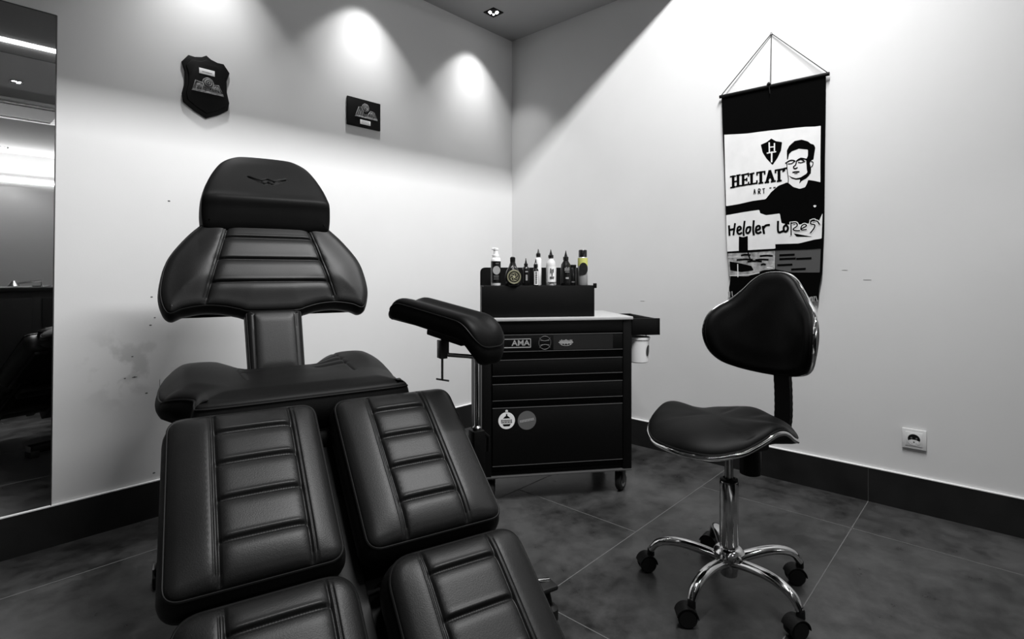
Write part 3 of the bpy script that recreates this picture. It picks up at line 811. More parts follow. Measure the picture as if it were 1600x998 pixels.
def stool_seat():
    NR, NA = 26, 120
    bt = bmesh.new(); rings = []
    def add(s_, zf):
        ring = []
        for k in range(NA):
            th = 2 * PI * k / NA
            if th > PI: th_ = th - 2 * PI
            else: th_ = th
            x, y = seat_plan(th_, s_); ring.append(bt.verts.new((x, y, zf(k * 3, s_, x, y))))
        rings.append(ring)
    def top(k, s_, x, y):
        tz = TZ[k % 360]; zc = .512
        base = zc + (tz - zc) * s_ ** 2.4
        dome = .040 * (1 - s_ ** 5) ** .5 if s_ < 1 else 0
        cre = -.004 * math.exp(-((x - .06 - .25 * y) / .012) ** 2) * (1 if y > .02 and s_ < .93 else 0) * min(1, max(0, y - .02) * 15)
        cre += -.0035 * math.exp(-((y + .03 - .3 * x) / .010) ** 2) * math.exp(-((x + .06) / .06) ** 2)
        cre += -.003 * math.exp(-((y - .05 - .2 * x) / .012) ** 2) * math.exp(-((x + .09) / .05) ** 2)
        cre += -.003 * math.exp(-((y + .06 + .35 * (x - .12)) / .010) ** 2) * math.exp(-((x - .12) / .05) ** 2)
        return base + dome + cre
    for i in range(1, NR + 1):
        s_ = 1 - (1 - i / NR) ** 1.7 if i < NR else 1.0
        add(s_, top)
    add(1.004, lambda k, s_, x, y: TZ[k % 360] - .004)
    add(.995, lambda k, s_, x, y: TZ[k % 360] - .012)
    for s_ in (.93, .8, .6, .35): add(s_, lambda k, s_, x, y: (.475 + (TZ[k % 360] - .014 - .475) * s_ ** 1.8))
    ctop = bt.verts.new((.033, 0, .552)); cbot = bt.verts.new((.033, 0, .474))
    for A, B in zip(rings, rings[1:]):
        for k in range(NA): bt.faces.new((A[k], A[(k + 1) % NA], B[(k + 1) % NA], B[k]))
    for k in range(NA):
        bt.faces.new((ctop, rings[0][k], rings[0][(k + 1) % NA])); bt.faces.new((cbot, rings[-1][(k + 1) % NA], rings[-1][k]))
    bmesh.ops.recalc_face_normals(bt, faces=list(bt.faces))
    b = MB(); b.add(bt); return b
so_ = stool_seat().build('seat', LEATHER2, ST)
b = MB()
b.tube([(*seat_plan((th if th <= PI else th - 2 * PI), 1.008), TZ[int(round(math.degrees(th))) % 360] - .006) for th in [2 * PI * k / 120 for k in range(120)]], .0058, 10, closed=True, flat=(.7, 1.1))
b.build('seat_trim', CHROME, so_)
b = MB(); b.tube([(*seat_plan((th if th <= PI else th - 2 * PI), .995), TZ[int(round(math.degrees(th))) % 360] + .0035) for th in [2 * PI * k / 120 for k in range(120)]], .0030, 6, closed=True)
b.build('piping', PIPE, so_)
b = MB(); b.box((-.10, -.07, .445), (.08, .07, .478), .008); b.build('seat_mechanism', SHELL, ST)
b = MB(); b.lathe([(.020, .345), (.032, .350), (.033, .362), (.033, .435), (.028, .445), (.010, .447)], 28, Matrix.Translation((-.10, -.005, 0))); b.build('adjusting_knob', SHELL, ST)
# flat ribbed strut that carries the backrest
prof = [(-.06, .455), (-.16, .452), (-.215, .458), (-.247, .50), (-.250, .60), (-.240, .72), (-.238, .82)]
pf = catmull(prof, 10, closed=False)
b = MB(); bt = bmesh.new(); prev = None
for i, (x, z) in enumerate(pf):
    t_ = Vector((pf[min(i + 1, len(pf) - 1)][0] - pf[max(i - 1, 0)][0], 0, pf[min(i + 1, len(pf) - 1)][1] - pf[max(i - 1, 0)][1])).normalized(); nn = Vector((-t_.z, 0, t_.x))
    w_ = .029 + (.0012 if i % 2 else 0); h_ = .007
    ring = [bt.verts.new(Vector((x, s1 * w_, z)) + nn * s2 * h_) for s1, s2 in ((-1, -1), (1, -1), (1, 1), (-1, 1))]
    if prev:
        for k in range(4): bt.faces.new((prev[k], prev[(k + 1) % 4], ring[(k + 1) % 4], ring[k]))
    else: bt.faces.new(ring)
    prev = ring
bt.faces.new(prev); bmesh.ops.recalc_face_normals(bt, faces=list(bt.faces)); b.add(bt); b.build('back_strut', SHELL, ST, False)

# backrest: bean shape bent around the sitter
hbk = [(0, 1.000), (.035, .996), (.068, .975), (.100, .938), (.135, .905), (.175, .880), (.205, .850), (.216, .812), (.210, .770), (.188, .730), (.150, .698), (.100, .680), (.05, .671), (0, .668)]
bo = catmull([(y, z) for y, z in hbk] + [(-y, z) for y, z in reversed(hbk[1:-1])], 6)
BX = -.212
BROT = .18
BSC = 1.11
def bend(y, z, d):
    """point of the backrest shell: y sideways, z height, d depth towards the sitter"""
    R0 = .21; ph = y * BSC / R0
    x = R0 * (1 - math.cos(ph)) + d * math.cos(ph) - .10 * (z - .83); yy = (R0 - d) * math.sin(ph)
    return Vector((BX + x * math.cos(BROT) - yy * math.sin(BROT), x * math.sin(BROT) + yy * math.cos(BROT), z))
def back_pad():
    P = ccw(resample(bo, .006)); n = len(P); Nn = normals(P)
    V = []; F = []
    lay = []
    lay.append((P, np.full(n, .000))); lay.append((P, np.full(n, .012)))
    K = 7
    for k in range(K):
        th = PI / 2 * k / (K - 1); d = .024 * (1 - math.cos(th)); lay.append((P + Nn * d, np.full(n, .014 + .020 * math.sin(th))))
    for Q, dd in lay: V += [bend(Q[i, 0], Q[i, 1], dd[i]) for i in range(n)]
    for k in range(len(lay) - 1):
        for i in range(n):
            j = (i + 1) % n; F.append((k * n + i, k * n + j, (k + 1) * n + j, (k + 1) * n + i))
    ring = lay[-1][0]; vv, ff, idx = fill(ring, .010)
    m_ = {idx[q]: (len(lay) - 1) * n + q for q in range(n) if idx[q] >= 0}
    ds = segdist(vv, P)
    for i in range(len(vv)):
        if i not in m_:
            m_[i] = len(V); u = min(1, max(0, (ds[i] - .024) / .06)); V.append(bend(vv[i][0], vv[i][1], .034 + .006 * u * u * (3 - 2 * u)))
    F += [tuple(m_[i] for i in f) for f in ff]
    # rear face
    vv2, ff2, idx2 = fill(P, .014); m2 = {idx2[q]: q for q in range(n) if idx2[q] >= 0}
    ds2 = segdist(vv2, P)
    for i in range(len(vv2)):
        if i not in m2: m2[i] = len(V); V.append(bend(vv2[i][0], vv2[i][1], -.010 * min(1, ds2[i] / .04)))
    F += [tuple(m2[i] for i in f) for f in ff2]
    bm = bmesh.new(); bv = [bm.verts.new(v) for v in V]
    for f in F:
        if len(set(f)) > 2:
            try: bm.faces.new([bv[i] for i in f])
            except ValueError: pass
    bmesh.ops.recalc_face_normals(bm, faces=list(bm.faces)); b = MB(); b.add(bm); return b, P
bp_, P = back_pad()
bk = bp_.build('backrest', LEATHER2, ST)
b = MB(); b.tube([bend(P[i, 0] * 1.006, P[i, 1], .006) for i in range(0, len(P), 2)], .0056, 10, closed=True, flat=(1.2, .8)); b.build('backrest_trim', CHROME, bk)
b = MB(); b.tube([bend(P[i, 0], P[i, 1], .0165) for i in range(0, len(P), 2)], .0028, 6, closed=True); b.build('piping', PIPE, bk)
b = MB(); b.box((-.250, -.035, .72), (-.216, .035, .84), .006, Matrix.Translation((0, 0, 0))); b.build('back_bracket', SHELL, ST)
# ------------------------------------------------------------------ tool cart
CT = thing('tool_cart', 'black metal drawer cart on castors with round stickers, grey top and side tray', 'cart', (-1.1841, -.8999, 0), -R(37.83))
CW, CD = .692, .40
Z0, Z1 = .110, .788
b = MB()
b.box((.0, .004, Z0), (.05, .05, Z1), .004); b.box((CW - .042, .004, Z0), (CW, .05, Z1), .004)
b.box((0, .02, Z0), (.012, CD, Z1)); b.box((CW - .012, .02, Z0), (CW, CD, Z1)); b.box((0, CD - .012, Z0), (CW, CD, Z1))
b.box((0, .02, Z0), (CW, CD, Z0 + .02)); b.box((.01, .022, Z0 + .01), (CW - .01, CD - .01, Z1 - .01))
b.box((.05, .006, .735), (CW - .042, .04, Z1), .003)
b.build('body', BSTEEL, CT)
b = MB(); b.box((0, 0.002, Z0 - .004), (CW, .02, Z0 + .003), .001); b.box((0.002, .0, Z0), (.008, .006, Z1), .001); b.build('edge_strip', BSTEEL_EDGE, CT)
for z0_, z1_, nm in ((.654, .730, 'drawer'), (.549, .621, 'drawer'), (.442, .516, 'drawer'), (.158, .413, 'lower_door')):
    b = MB(); b.box((.054, 0, z0_), (.646, .030, z1_), .0025); d = b.build(nm, BSTEEL, CT)
    for zz in (z1_ - .003, z0_ + .0005):
        b = MB(); b.box((.054, -.0015, zz), (.646, .002, zz + .0025), .0006); b.build('edge_strip', BSTEEL_EDGE, d)  # thin pale strips put edge highlights into the colour
# lighter grey top with a lip
b = MB(); b.box((-.004, -.004, Z1), (CW + .004, CD + .004, .802), .003); b.build('worktop', TOPMAT, CT)
# castors
def cart_castor(x, y, rot):
    M = Matrix.Translation((x, y, 0)) @ Matrix.Rotation(rot, 4, 'Z')
    b = MB(); b.lathe([(.012, -.014), (.036, -.014), (.042, -.009), (.042, .009), (.036, .014), (.012, .014)], 32, M @ Matrix.Translation((.012, 0, .042)) @ Matrix.Rotation(PI / 2, 4, 'X')); c = b.build('castor', RUBBER, CT)
    b = MB(); b.lathe([(.006, -.0146), (.024, -.0146), (.024, .0146), (.006, .0146)], 24, M @ Matrix.Translation((.012, 0, .042)) @ Matrix.Rotation(PI / 2, 4, 'X')); b.build('wheel_disc', LGREY, c)
    b = MB(); b.box((-.03, -.028, .098), (.035, .028, .108), .002, M); b.box((-.012, -.020, .038), (.024, -.0165, .10), .001, M); b.box((-.012, .0165, .038), (.024, .020, .10), .001, M); b.build('castor_fork', GREY_METAL, c)
cart_castor(.650, .045, R(48)); cart_castor(.05, .045, R(100)); cart_castor(.64, .35, R(-60)); cart_castor(.05, .35, R(20))
# emblems on the top drawer and door (flat printed stickers)
MC = Matrix(((1, 0, 0, 0), (0, 0, -1, 0), (0, 1, 0, 0), (0, 0, 0, 1)))
def sticker_on(parent, name, base_mat, shape, over):
    b = MB(); shape(b); s = b.build(name, base_mat, parent, False)
    for nm, mt, f in over:
        k = MB(); f(k); k.build(nm, mt, s, False)
    return s
tp = CT
def disc(b, x, z, rx, rz, d0, d1, seg=40): b.lathe([(1, d0), (1, d1)], seg, Matrix.Translation((x, 0, z)) @ MC @ Matrix.Diagonal((rx, rz, 1, 1)))
def ring(b, x, z, rx, rz, w, d=.0012, seg=40):
    pts = [(x + rx * math.cos(2 * PI * k / seg), -.0016, z + rz * math.sin(2 * PI * k / seg)) for k in range(seg)]
    b.tube(pts, w, 4, closed=True)
def txt(b, s, x, z, size, off=.0, depth=.0004, ry=-.002, sx=1.0, rot=0):
    bm = text_bm(s, size, depth, off); b.add(bm, Matrix.Translation((x, ry, z)) @ MC @ Matrix.Rotation(rot, 4, 'Z') @ Matrix.Diagonal((sx, 1, 1, 1)))
# framed letters
def f(b):
    for a in ((.093, .709, .224, .712), (.093, .672, .224, .676), (.221, .672, .224, .712), (.093, .672, .096, .712)): b.box((a[0], -.0012, a[1]), (a[2], 0.001, a[3]))
    txt(b, 'AMA', .178, .6925, .034, .0007, sx=1.1)
b = MB(); f(b); b.build('framed_sticker', LGREY, tp, False)
b = MB(); ring(b, .286, .692, .027, .029, .0012); 
for s in (-1, 1):
    pts = [(.286 + .026 * math.cos(R(d)), -.0016, .692 + s * (.030 - .022 * math.sin(R(d)))) for d in range(20, 161, 14)]
    b.tube(pts, .0011, 4)
    b.tube([(.266, -.0016, .692 + s * .010), (.286, -.0016, .692 + s * .008), (.306, -.0016, .692 + s * .010)], .0009, 4)
b.build('round_outline_sticker', MGREY, tp, False)
b = MB(); disc(b, .382, .692, .034, .006, -.0005, .0012); 
for k in range(9): b.box((.354 + k * .0066, -.0016, .688 - (.006 if k % 2 else .002)), (.358 + k * .0066, 0, .698 + .004 * math.sin(k * 1.9) + .003))
ring(b, .382, .689, .028, .012, .0008)
b.build('oval_emblem_sticker', LGREY, tp, False)
b = MB(); b.box((.325, -.0008, .66), (.60, .001, .724)); b.build('drawer_label_panel', plain('dark_panel', .005, .5), tp, False)
# door stickers
def f(b):
    disc(b, .116, .357, .0365, .0365, -.0002, .0012); b.box((.112, -.0012, .390), (.120, .0, .400)); b.lathe([(.006, -.0002), (.006, .0012)], 12, Matrix.Translation((.116, 0, .398)) @ MC)
s = MB(); f(s); so2 = s.build('white_round_sticker', PLATE, tp, False)
def f(b):
    b.prism([(-.016, .0), (-.010, .006), (0, .014), (.010, .006), (.016, 0)], .0013, .0018, Matrix.Translation((.116, 0, .367)) @ MC)
    b.box((.113, -.0018, .376), (.119, -.001, .386))
    for k in range(8): b.box((.092 + k * .0062, -.0018, .3515 - (.002 if k % 2 else 0)), (.0955 + k * .0062, -.001, .362))
    b.box((.092, -.0018, .347), (.140, -.001, .349)); b.prism([(-.018, .006), (.018, .006), (.012, -.003), (-.012, -.003)], .0013, .0018, Matrix.Translation((.116, 0, .336)) @ MC)
k = MB(); f(k); k.build('printed_emblem', BSTEEL, so2, False)
s = MB(); disc(s, .206, .354, .041, .041, -.0002, .0012); s2 = s.build('grey_round_sticker', MGREY, tp, False)
k = MB()
for i in range(9): k.box((-.032 + i * .0072, -.0045 - (.001 if i % 2 else 0), .0013), (-.027 + i * .0072, .004, .0018), 0, Matrix.Translation((.206, 0, .356)) @ MC @ Matrix.Rotation(R(8), 4, 'Z'))
k.box((-.034, -.0068, .0013), (.034, -.0056, .0018), 0, Matrix.Translation((.206, 0, .356)) @ MC @ Matrix.Rotation(R(8), 4, 'Z'))
k.build('printed_band', LGREY, s2, False)
# side tray
t0, t1 = CW + .001, CW + .136
b = MB(); b.box((t0, .004, .716), (t1, .014, .792), .002); b.box((t1 - .010, .004, .716), (t1, .36, .788), .002); b.box((t0, .35, .716), (t1, .36, .788), .002); b.box((t0, .004, .716), (t1, .36, .724), .001); b.box((t0 - .001, .004, .716), (t0 + .006, .36, .792), .001)
b.box((t0, .014, .762), (t1 - .008, .352, .770)); b.build('side_tray', BSTEEL, CT)

# white cup hanging under the tray
CUPM = CT.matrix_world
def cart_world(x, y, z=0.0):
    a = -R(37.83); return (-1.1841 + x * math.cos(a) - y * math.sin(a), -.8999 + x * math.sin(a) + y * math.cos(a), z)
t = thing('waste_cup', 'white plastic cup with a dark oval hole hanging under the cart side tray', 'cup', cart_world(.748, .06, .585), -R(37.83))
b = MB(); b.lathe([(.038, 0), (.043, .004), (.049, .105), (.052, .108), (.052, .118), (.048, .118), (.045, .105), (.040, .01)], 40, cap=True); b.build('cup_body', WHITE, t)
b = MB()
for k in range(40):
    pass
hole = [(math.cos(2 * PI * k / 28) * .013, math.sin(2 * PI * k / 28) * .026) for k in range(28)]
bt = bmesh.new(); vs_ = []
for x, z in hole:
    a = R(-52) + x / .047; rr_ = .0476 + (z) * .057
    vs_.append(bt.verts.new(((rr_ + .0008) * math.cos(a), (rr_ + .0008) * math.sin(a), .058 + z)))
c_ = bt.verts.new((.0486 * math.cos(R(-52)), .0486 * math.sin(R(-52)), .058))
for i in range(28): bt.faces.new((c_, vs_[i], vs_[(i + 1) % 28]))
b.add(bt); b.build('oval_hole', BGLOSS, t, False)
for s in (-1, 1):
    b = MB(); b.tube([(s * .045, 0, .112), (s * .030, 0, .131)], .002, 6); b.build('hook', WHITE, t)

# ------------------------------------------------------------------ organiser on the cart
OG = thing('bottle_organiser', 'black box shelf for bottles standing on top of the drawer cart', 'organiser', cart_world(.02, .03, .8025), -R(37.83))
b = MB(); b.box((-.010, 0, 0), (.504, .006, .137), .001); b.box((0, .006, 0), (.502, .150, .006)); b.build('front_panel', BSTEEL, OG)
b = MB(); b.box((0, .006, .137 - .004), (.508, .150, .140), .001); b.box((.500, -.004, .128), (.514, .010, .150), .002); b.build('shelf', BSTEEL, OG)
back = rounded([(0, 0), (.502, 0), (.502, .222), (0, .222)], [0, 0, .01, .025], 6)
b = MB(); b.prism(back, 0, .005, Matrix.Translation((0, .150, 0)) @ MC, 0); b.build('back_panel', BSTEEL, OG)
side_ = [(.002, 0), (.150, 0), (.150, .222), (.120, .215), (.02, .16), (.002, .137)]
for x in (0, .497):
    b = MB(); bt = bmesh.new()
    A = [bt.verts.new((x, y, z)) for y, z in ([(.006, .005), (.148, .005), (.148, .14), (.006, .14)])]; B = [bt.verts.new((x + .005, v.co.y, v.co.z)) for v in A]
    bt.faces.new(A); bt.faces.new(list(reversed(B)))
    for i in range(4): bt.faces.new((A[i], B[i], B[(i + 1) % 4], A[(i + 1) % 4]))
    bmesh.ops.recalc_face_normals(bt, faces=list(bt.faces)); b.add(bt); b.build('side_panel', BSTEEL, OG, False)

SHZ = .8025 + .1405
def bottle(name, label, x, y, cat='bottle', group='bottles on the organiser shelf'):
    return thing(name, label, cat, cart_world(x, y, SHZ), -R(37.83), group)
def label_arc(parent, name, mat, r, z0_, z1_, a0=-150, a1=-30, off=.0006):
    b = MB(); bt = bmesh.new(); n = 16; A = []; B = []
    for k in range(n + 1):
        a = R(a0 + (a1 - a0) * k / n); A.append(bt.verts.new(((r + off) * math.cos(a), (r + off) * math.sin(a), z0_))); B.append(bt.verts.new(((r + off) * math.cos(a), (r + off) * math.sin(a), z1_)))
    for k in range(n): bt.faces.new((A[k], A[k + 1], B[k + 1], B[k]))
    b.add(bt); return b.build(name, mat, parent)
def lay(*a): return [(r, z) for r, z in a]
# 1 white foam pump bottle with dark label
t = bottle('pump_bottle', 'white foam pump bottle with dark label, leftmost on the shelf', .077, .06)
b = MB(); b.lathe([(.020, 0), (.0215, .003), (.0215, .112), (.019, .122), (.013, .128), (.013, .132)], 32); b.build('bottle_body', WHITE, t)
l = label_arc(t, 'label', BGLOSS, .0215, .012, .108, -185, 5)
b = MB(); b.lathe([(.0165, .0), (.0165, .0006)], 24, Matrix.Translation((0, -.0225, .068)) @ MC @ Matrix.Diagonal((1, 1.15, 1, 1))); b.build('label_emblem', LGREY, l, False)
b = MB()
for z in (.028, .036, .042): b.box((-.012, -.0226, z), (.010, -.0218, z + .003))
b.box((-.004, -.0226, .096), (.010, -.0218, .100)); b.build('label_text', MGREY, l, False)
b = MB(); b.lathe([(.0165, .128), (.0165, .136), (.011, .138), (.010, .156), (.012, .158), (.012, .166), (.006, .168)], 24); b.box((-.018, -.006, .158), (.006, .006, .168), .003); b.build('pump_head', WHITE, t)
# 2 conical flask with gold emblem
t = bottle('flask_bottle', 'black cone-shaped bottle with a round pale gold emblem', .152, .055)
b = MB(); b.lathe([(.033, 0), (.036, .004), (.036, .040), (.030, .062), (.018, .084), (.011, .105), (.0105, .122), (.0095, .124)], 32); b.build('bottle_body', BGLOSS, t)
b = MB(); b.lathe([(.030, -.001), (.030, .0006)], 36, Matrix.Translation((0, -.0370, .039)) @ MC); l = b.build('round_emblem', BGLOSS, t, False)
b = MB()
for rr_, w in ((.0295, .0012), (.026, .0009), (.0185, .0008)):
    b.tube([(rr_ * math.cos(2 * PI * k / 36), -.0380, .039 + rr_ * math.sin(2 * PI * k / 36)) for k in range(36)], w, 4, closed=True)
for k in range(6):
    a = 2 * PI * k / 6; b.tube([(.007 * math.cos(a), -.0378, .039 + .007 * math.sin(a)), (.015 * math.cos(a + .5), -.0378, .039 + .015 * math.sin(a + .5)), (.015 * math.cos(a + 1.0), -.0378, .039 + .015 * math.sin(a + 1.0))], .0013, 5)
b.lathe([(.006, 0), (.005, .001)], 12, Matrix.Translation((0, -.0375, .039)) @ MC)
b.build('emblem_print', GOLDISH, l)
b = MB(); b.tube([(-.012, -.027, .078), (-.004, -.020, .088)], .0012, 5); b.tube([(.006, -.022, .085), (.010, -.026, .078)], .0012, 5); b.build('neck_print', LGREY, t)
b = MB(); b.lathe([(.0115, .105), (.0118, .124), (.006, .128)], 24); b.build('cap', SHELL, t)
# dropper bottles
def dropper(name, label, x, y, r, hb_, neck_r, cap_r, cap_h, tip_h, bmat, cmat, lab=None, shoulder=.012):
    t = bottle(name, label, x, y)
    b = MB(); b.lathe([(r * .94, 0), (r, .003), (r, hb_ - shoulder), (r * .9, hb_ - shoulder * .5), (neck_r, hb_), (neck_r, hb_ + .004)], 28); b.build('bottle_body', bmat, t)
    b = MB(); z = hb_ + .002
    b.lathe([(cap_r, z), (cap_r, z + cap_h), (cap_r * .6, z + cap_h * 1.25), (cap_r * .28, z + cap_h + tip_h * .6), (.0012, z + cap_h + tip_h)], 22); b.build('nozzle_cap', cmat, t)
    if lab:
        mt, z0_, z1_, a0, a1, tx = lab
        l = label_arc(t, 'label', mt, r, z0_, z1_, a0, a1)
        k = MB()
        for (xx, zz, w, h) in tx: k.box((xx - w / 2, -r - .0022, zz - h / 2), (xx + w / 2, -math.sqrt(max(r * r - xx * xx, 1e-6)) - .0002, zz + h / 2))
        k.build('label_print', (BSTEEL if mt in (PLATE, CLEARISH) else LGREY), l, False)
    return t
dropper('dropper_bottle', 'small black bottle with pointed cap, right of the gold emblem bottle', .222, .105, .0165, .086, .008, .0090, .010, .026, BGLOSS, BGLOSS,
        (BGLOSS, .01, .07, -150, -30, [(0, .062, .012, .005), (0, .035, .008, .026)]))
dropper('dropper_bottle', 'short black bottle with upright white label and pointed black cap', .255, .045, .0125, .078, .007, .0095, .014, .026, BGLOSS, BGLOSS,
        (PLATE, .003, .064, -135, -45, [(.0, .012 + .008 * k, .009, .003) for k in range(7)]))
dropper('dropper_bottle', 'slim tall white bottle with black collar and fine tip', .280, .105, .0145, .128, .007, .0105, .014, .022, WHITE, BGLOSS)
dropper('dropper_bottle', 'milky white bottle with printed white label and black pointed cap', .327, .055, .0215, .122, .009, .0120, .012, .026, CLEARISH, BGLOSS,
        (PLATE, .012, .085, -150, -30, [(-.006, .066, .0035, .022), (.000, .058, .004, .030), (.006, .066, .0035, .016), (0, .038, .020, .003), (0, .032, .016, .002), (0, .014, .040, .003)]), .030)
dropper('dropper_bottle', 'small clear bottle with dark tip half hidden behind the milky white one', .353, .108, .0125, .092, .006, .0065, .008, .016, CLEARISH, BGLOSS)
t = dropper('dropper_bottle', 'wide-shouldered black bottle with small white mark and tall pointed cap', .398, .060, .0235, .112, .011, .0125, .014, .030, BGLOSS, BGLOSS,
        (BGLOSS, .01, .08, -150, -30, [(0, .033, .014, .008), (-.010, .072, .003, .014), (-.004, .074, .003, .018), (.002, .072, .003, .014), (.008, .074, .003, .016), (0, .060, .02, .002)]), .034)
t = bottle('small_jar', 'low black jar with flat lid beside the wide-shouldered black bottle', .436, .085, 'jar')
b = MB(); b.lathe([(.016, 0), (.0175, .003), (.0175, .076), (.015, .080)], 28); b.build('jar_body', BGLOSS, t)
b = MB(); b.lathe([(.0175, .080), (.0178, .092), (.015, .094)], 28); b.build('lid', SHELL, t)
k = MB(); k.box((-.008, -.0182, .012), (.006, -.0170, .018)); k.build('label', MGREY, t, False)
t = bottle('spray_can', 'silver spray can with black cap and pale lime band at the right end', .478, .060, 'spray can')
b = MB(); b.lathe([(.021, 0), (.0225, .003), (.0225, .122), (.019, .128)], 36); c = b.build('can_body', SILVER, t)
label_arc(t, 'lime_band', YELLOW, .0225, .088, .124, -180, 180)
l = MB(); l.lathe([(.0205, -.0005), (.0205, .0007)], 30, Matrix.Translation((-.004, -.0228, .075)) @ MC @ Matrix.Diagonal((1, 1.38, 1, 1))); l.build('black_disc', BGLOSS, t, False)
b = MB(); b.lathe([(.0190, .124), (.0190, .158), (.017, .161), (.010, .162)], 30); b.build('cap', BGLOSS, t)

# ------------------------------------------------------------------ banner on the right wall
BANNER_BASE = {'white': [[(-1.5021, 1.7097), (-1.5569, 1.7035), (-1.6146, 1.6972), (-1.7212, 1.6928), (-1.8223, 1.6861), (-1.8805, 1.6815), (-1.9184, 1.6759), (-1.9444, 1.6753), (-1.9429, 1.5324), (-1.9425, 1.4162), (-1.9184, 1.4251), (-1.892, 1.4324), (-1.8882, 1.4181), (-1.8805, 1.3999), (-1.8575, 1.3939), (-1.8302, 1.4053), (-1.8085, 1.4269), (-1.8005, 1.43), (-1.7623, 1.419), (-1.7295, 1.3918), (-1.7046, 1.3598), (-1.6451, 1.3563), (-1.5748, 1.3471), (-1.5113, 1.3418), (-1.5058, 1.5025)], [(-1.5119, 1.2951), (-1.5941, 1.3036), (-1.6757, 1.3094), (-1.6793, 1.2929), (-1.7064, 1.2812), (-1.7689, 1.2852), (-1.7762, 1.2383), (-1.8222, 1.2251), (-1.8834, 1.2291), (-1.9337, 1.2337), (-1.9507, 1.2728), (-1.9471, 1.1573), (-1.9155, 1.1536), (-1.8507, 1.1381), (-1.7466, 1.1382), (-1.7481, 1.117), (-1.6731, 1.1149), (-1.5175, 1.1081), (-1.5142, 1.1926)]], 'grey': [[(-1.7481, 1.1085), (-1.8507, 1.1087), (-1.9436, 1.1111), (-1.9404, 1.0012), (-1.8222, 1.0013), (-1.7481, 1.0172)]], 'light': [[(-1.5203, 1.0996), (-1.6208, 1.1011), (-1.7466, 1.1074), (-1.7451, 1.0172), (-1.6937, 1.0131), (-1.6524, 0.9959), (-1.6208, 0.9822), (-1.5259, 0.9817), (-1.522, 1.0575)]]}
BANNER_OVER = {'black': [[(-1.8013, 1.5398), (-1.8005, 1.5831), (-1.8105, 1.603), (-1.8341, 1.6228), (-1.8652, 1.6241), (-1.892, 1.6113), (-1.9033, 1.5989), (-1.9165, 1.5926), (-1.9221, 1.5771), (-1.9146, 1.5239), (-1.9052, 1.521), (-1.8995, 1.5092), (-1.9052, 1.4833), (-1.9033, 1.4583), (-1.892, 1.4555), (-1.8874, 1.4814), (-1.8844, 1.5281), (-1.892, 1.5439), (-1.892, 1.5734), (-1.8536, 1.5835), (-1.8223, 1.5755), (-1.8105, 1.5643), (-1.8057, 1.5392)], [(-1.6814, 1.63), (-1.7087, 1.6389), (-1.7295, 1.6531), (-1.7501, 1.6366), (-1.7785, 1.6276), (-1.7737, 1.5871), (-1.7582, 1.5546), (-1.7357, 1.5227), (-1.7087, 1.5573), (-1.6898, 1.591)], [(-1.8844, 1.4607), (-1.892, 1.4724), (-1.8995, 1.4546), (-1.8844, 1.4396), (-1.8652, 1.4299), (-1.8555, 1.4174), (-1.8594, 1.4383), (-1.8419, 1.4381), (-1.8223, 1.4468), (-1.8085, 1.4635), (-1.8223, 1.4533), (-1.8419, 1.4445), (-1.8613, 1.4474)], [(-1.5769, 1.1841), (-1.5984, 1.1776), (-1.6208, 1.1849), (-1.6208, 1.1109), (-1.5753, 1.1094)], [(-1.8299, 1.1872), (-1.8695, 1.177), (-1.9087, 1.1671), (-1.8413, 1.1701)], [(-1.5286, 1.0574), (-1.5671, 1.0513), (-1.6367, 1.0341), (-1.6472, 1.0122), (-1.5888, 1.0041), (-1.5314, 1.0126)]]}
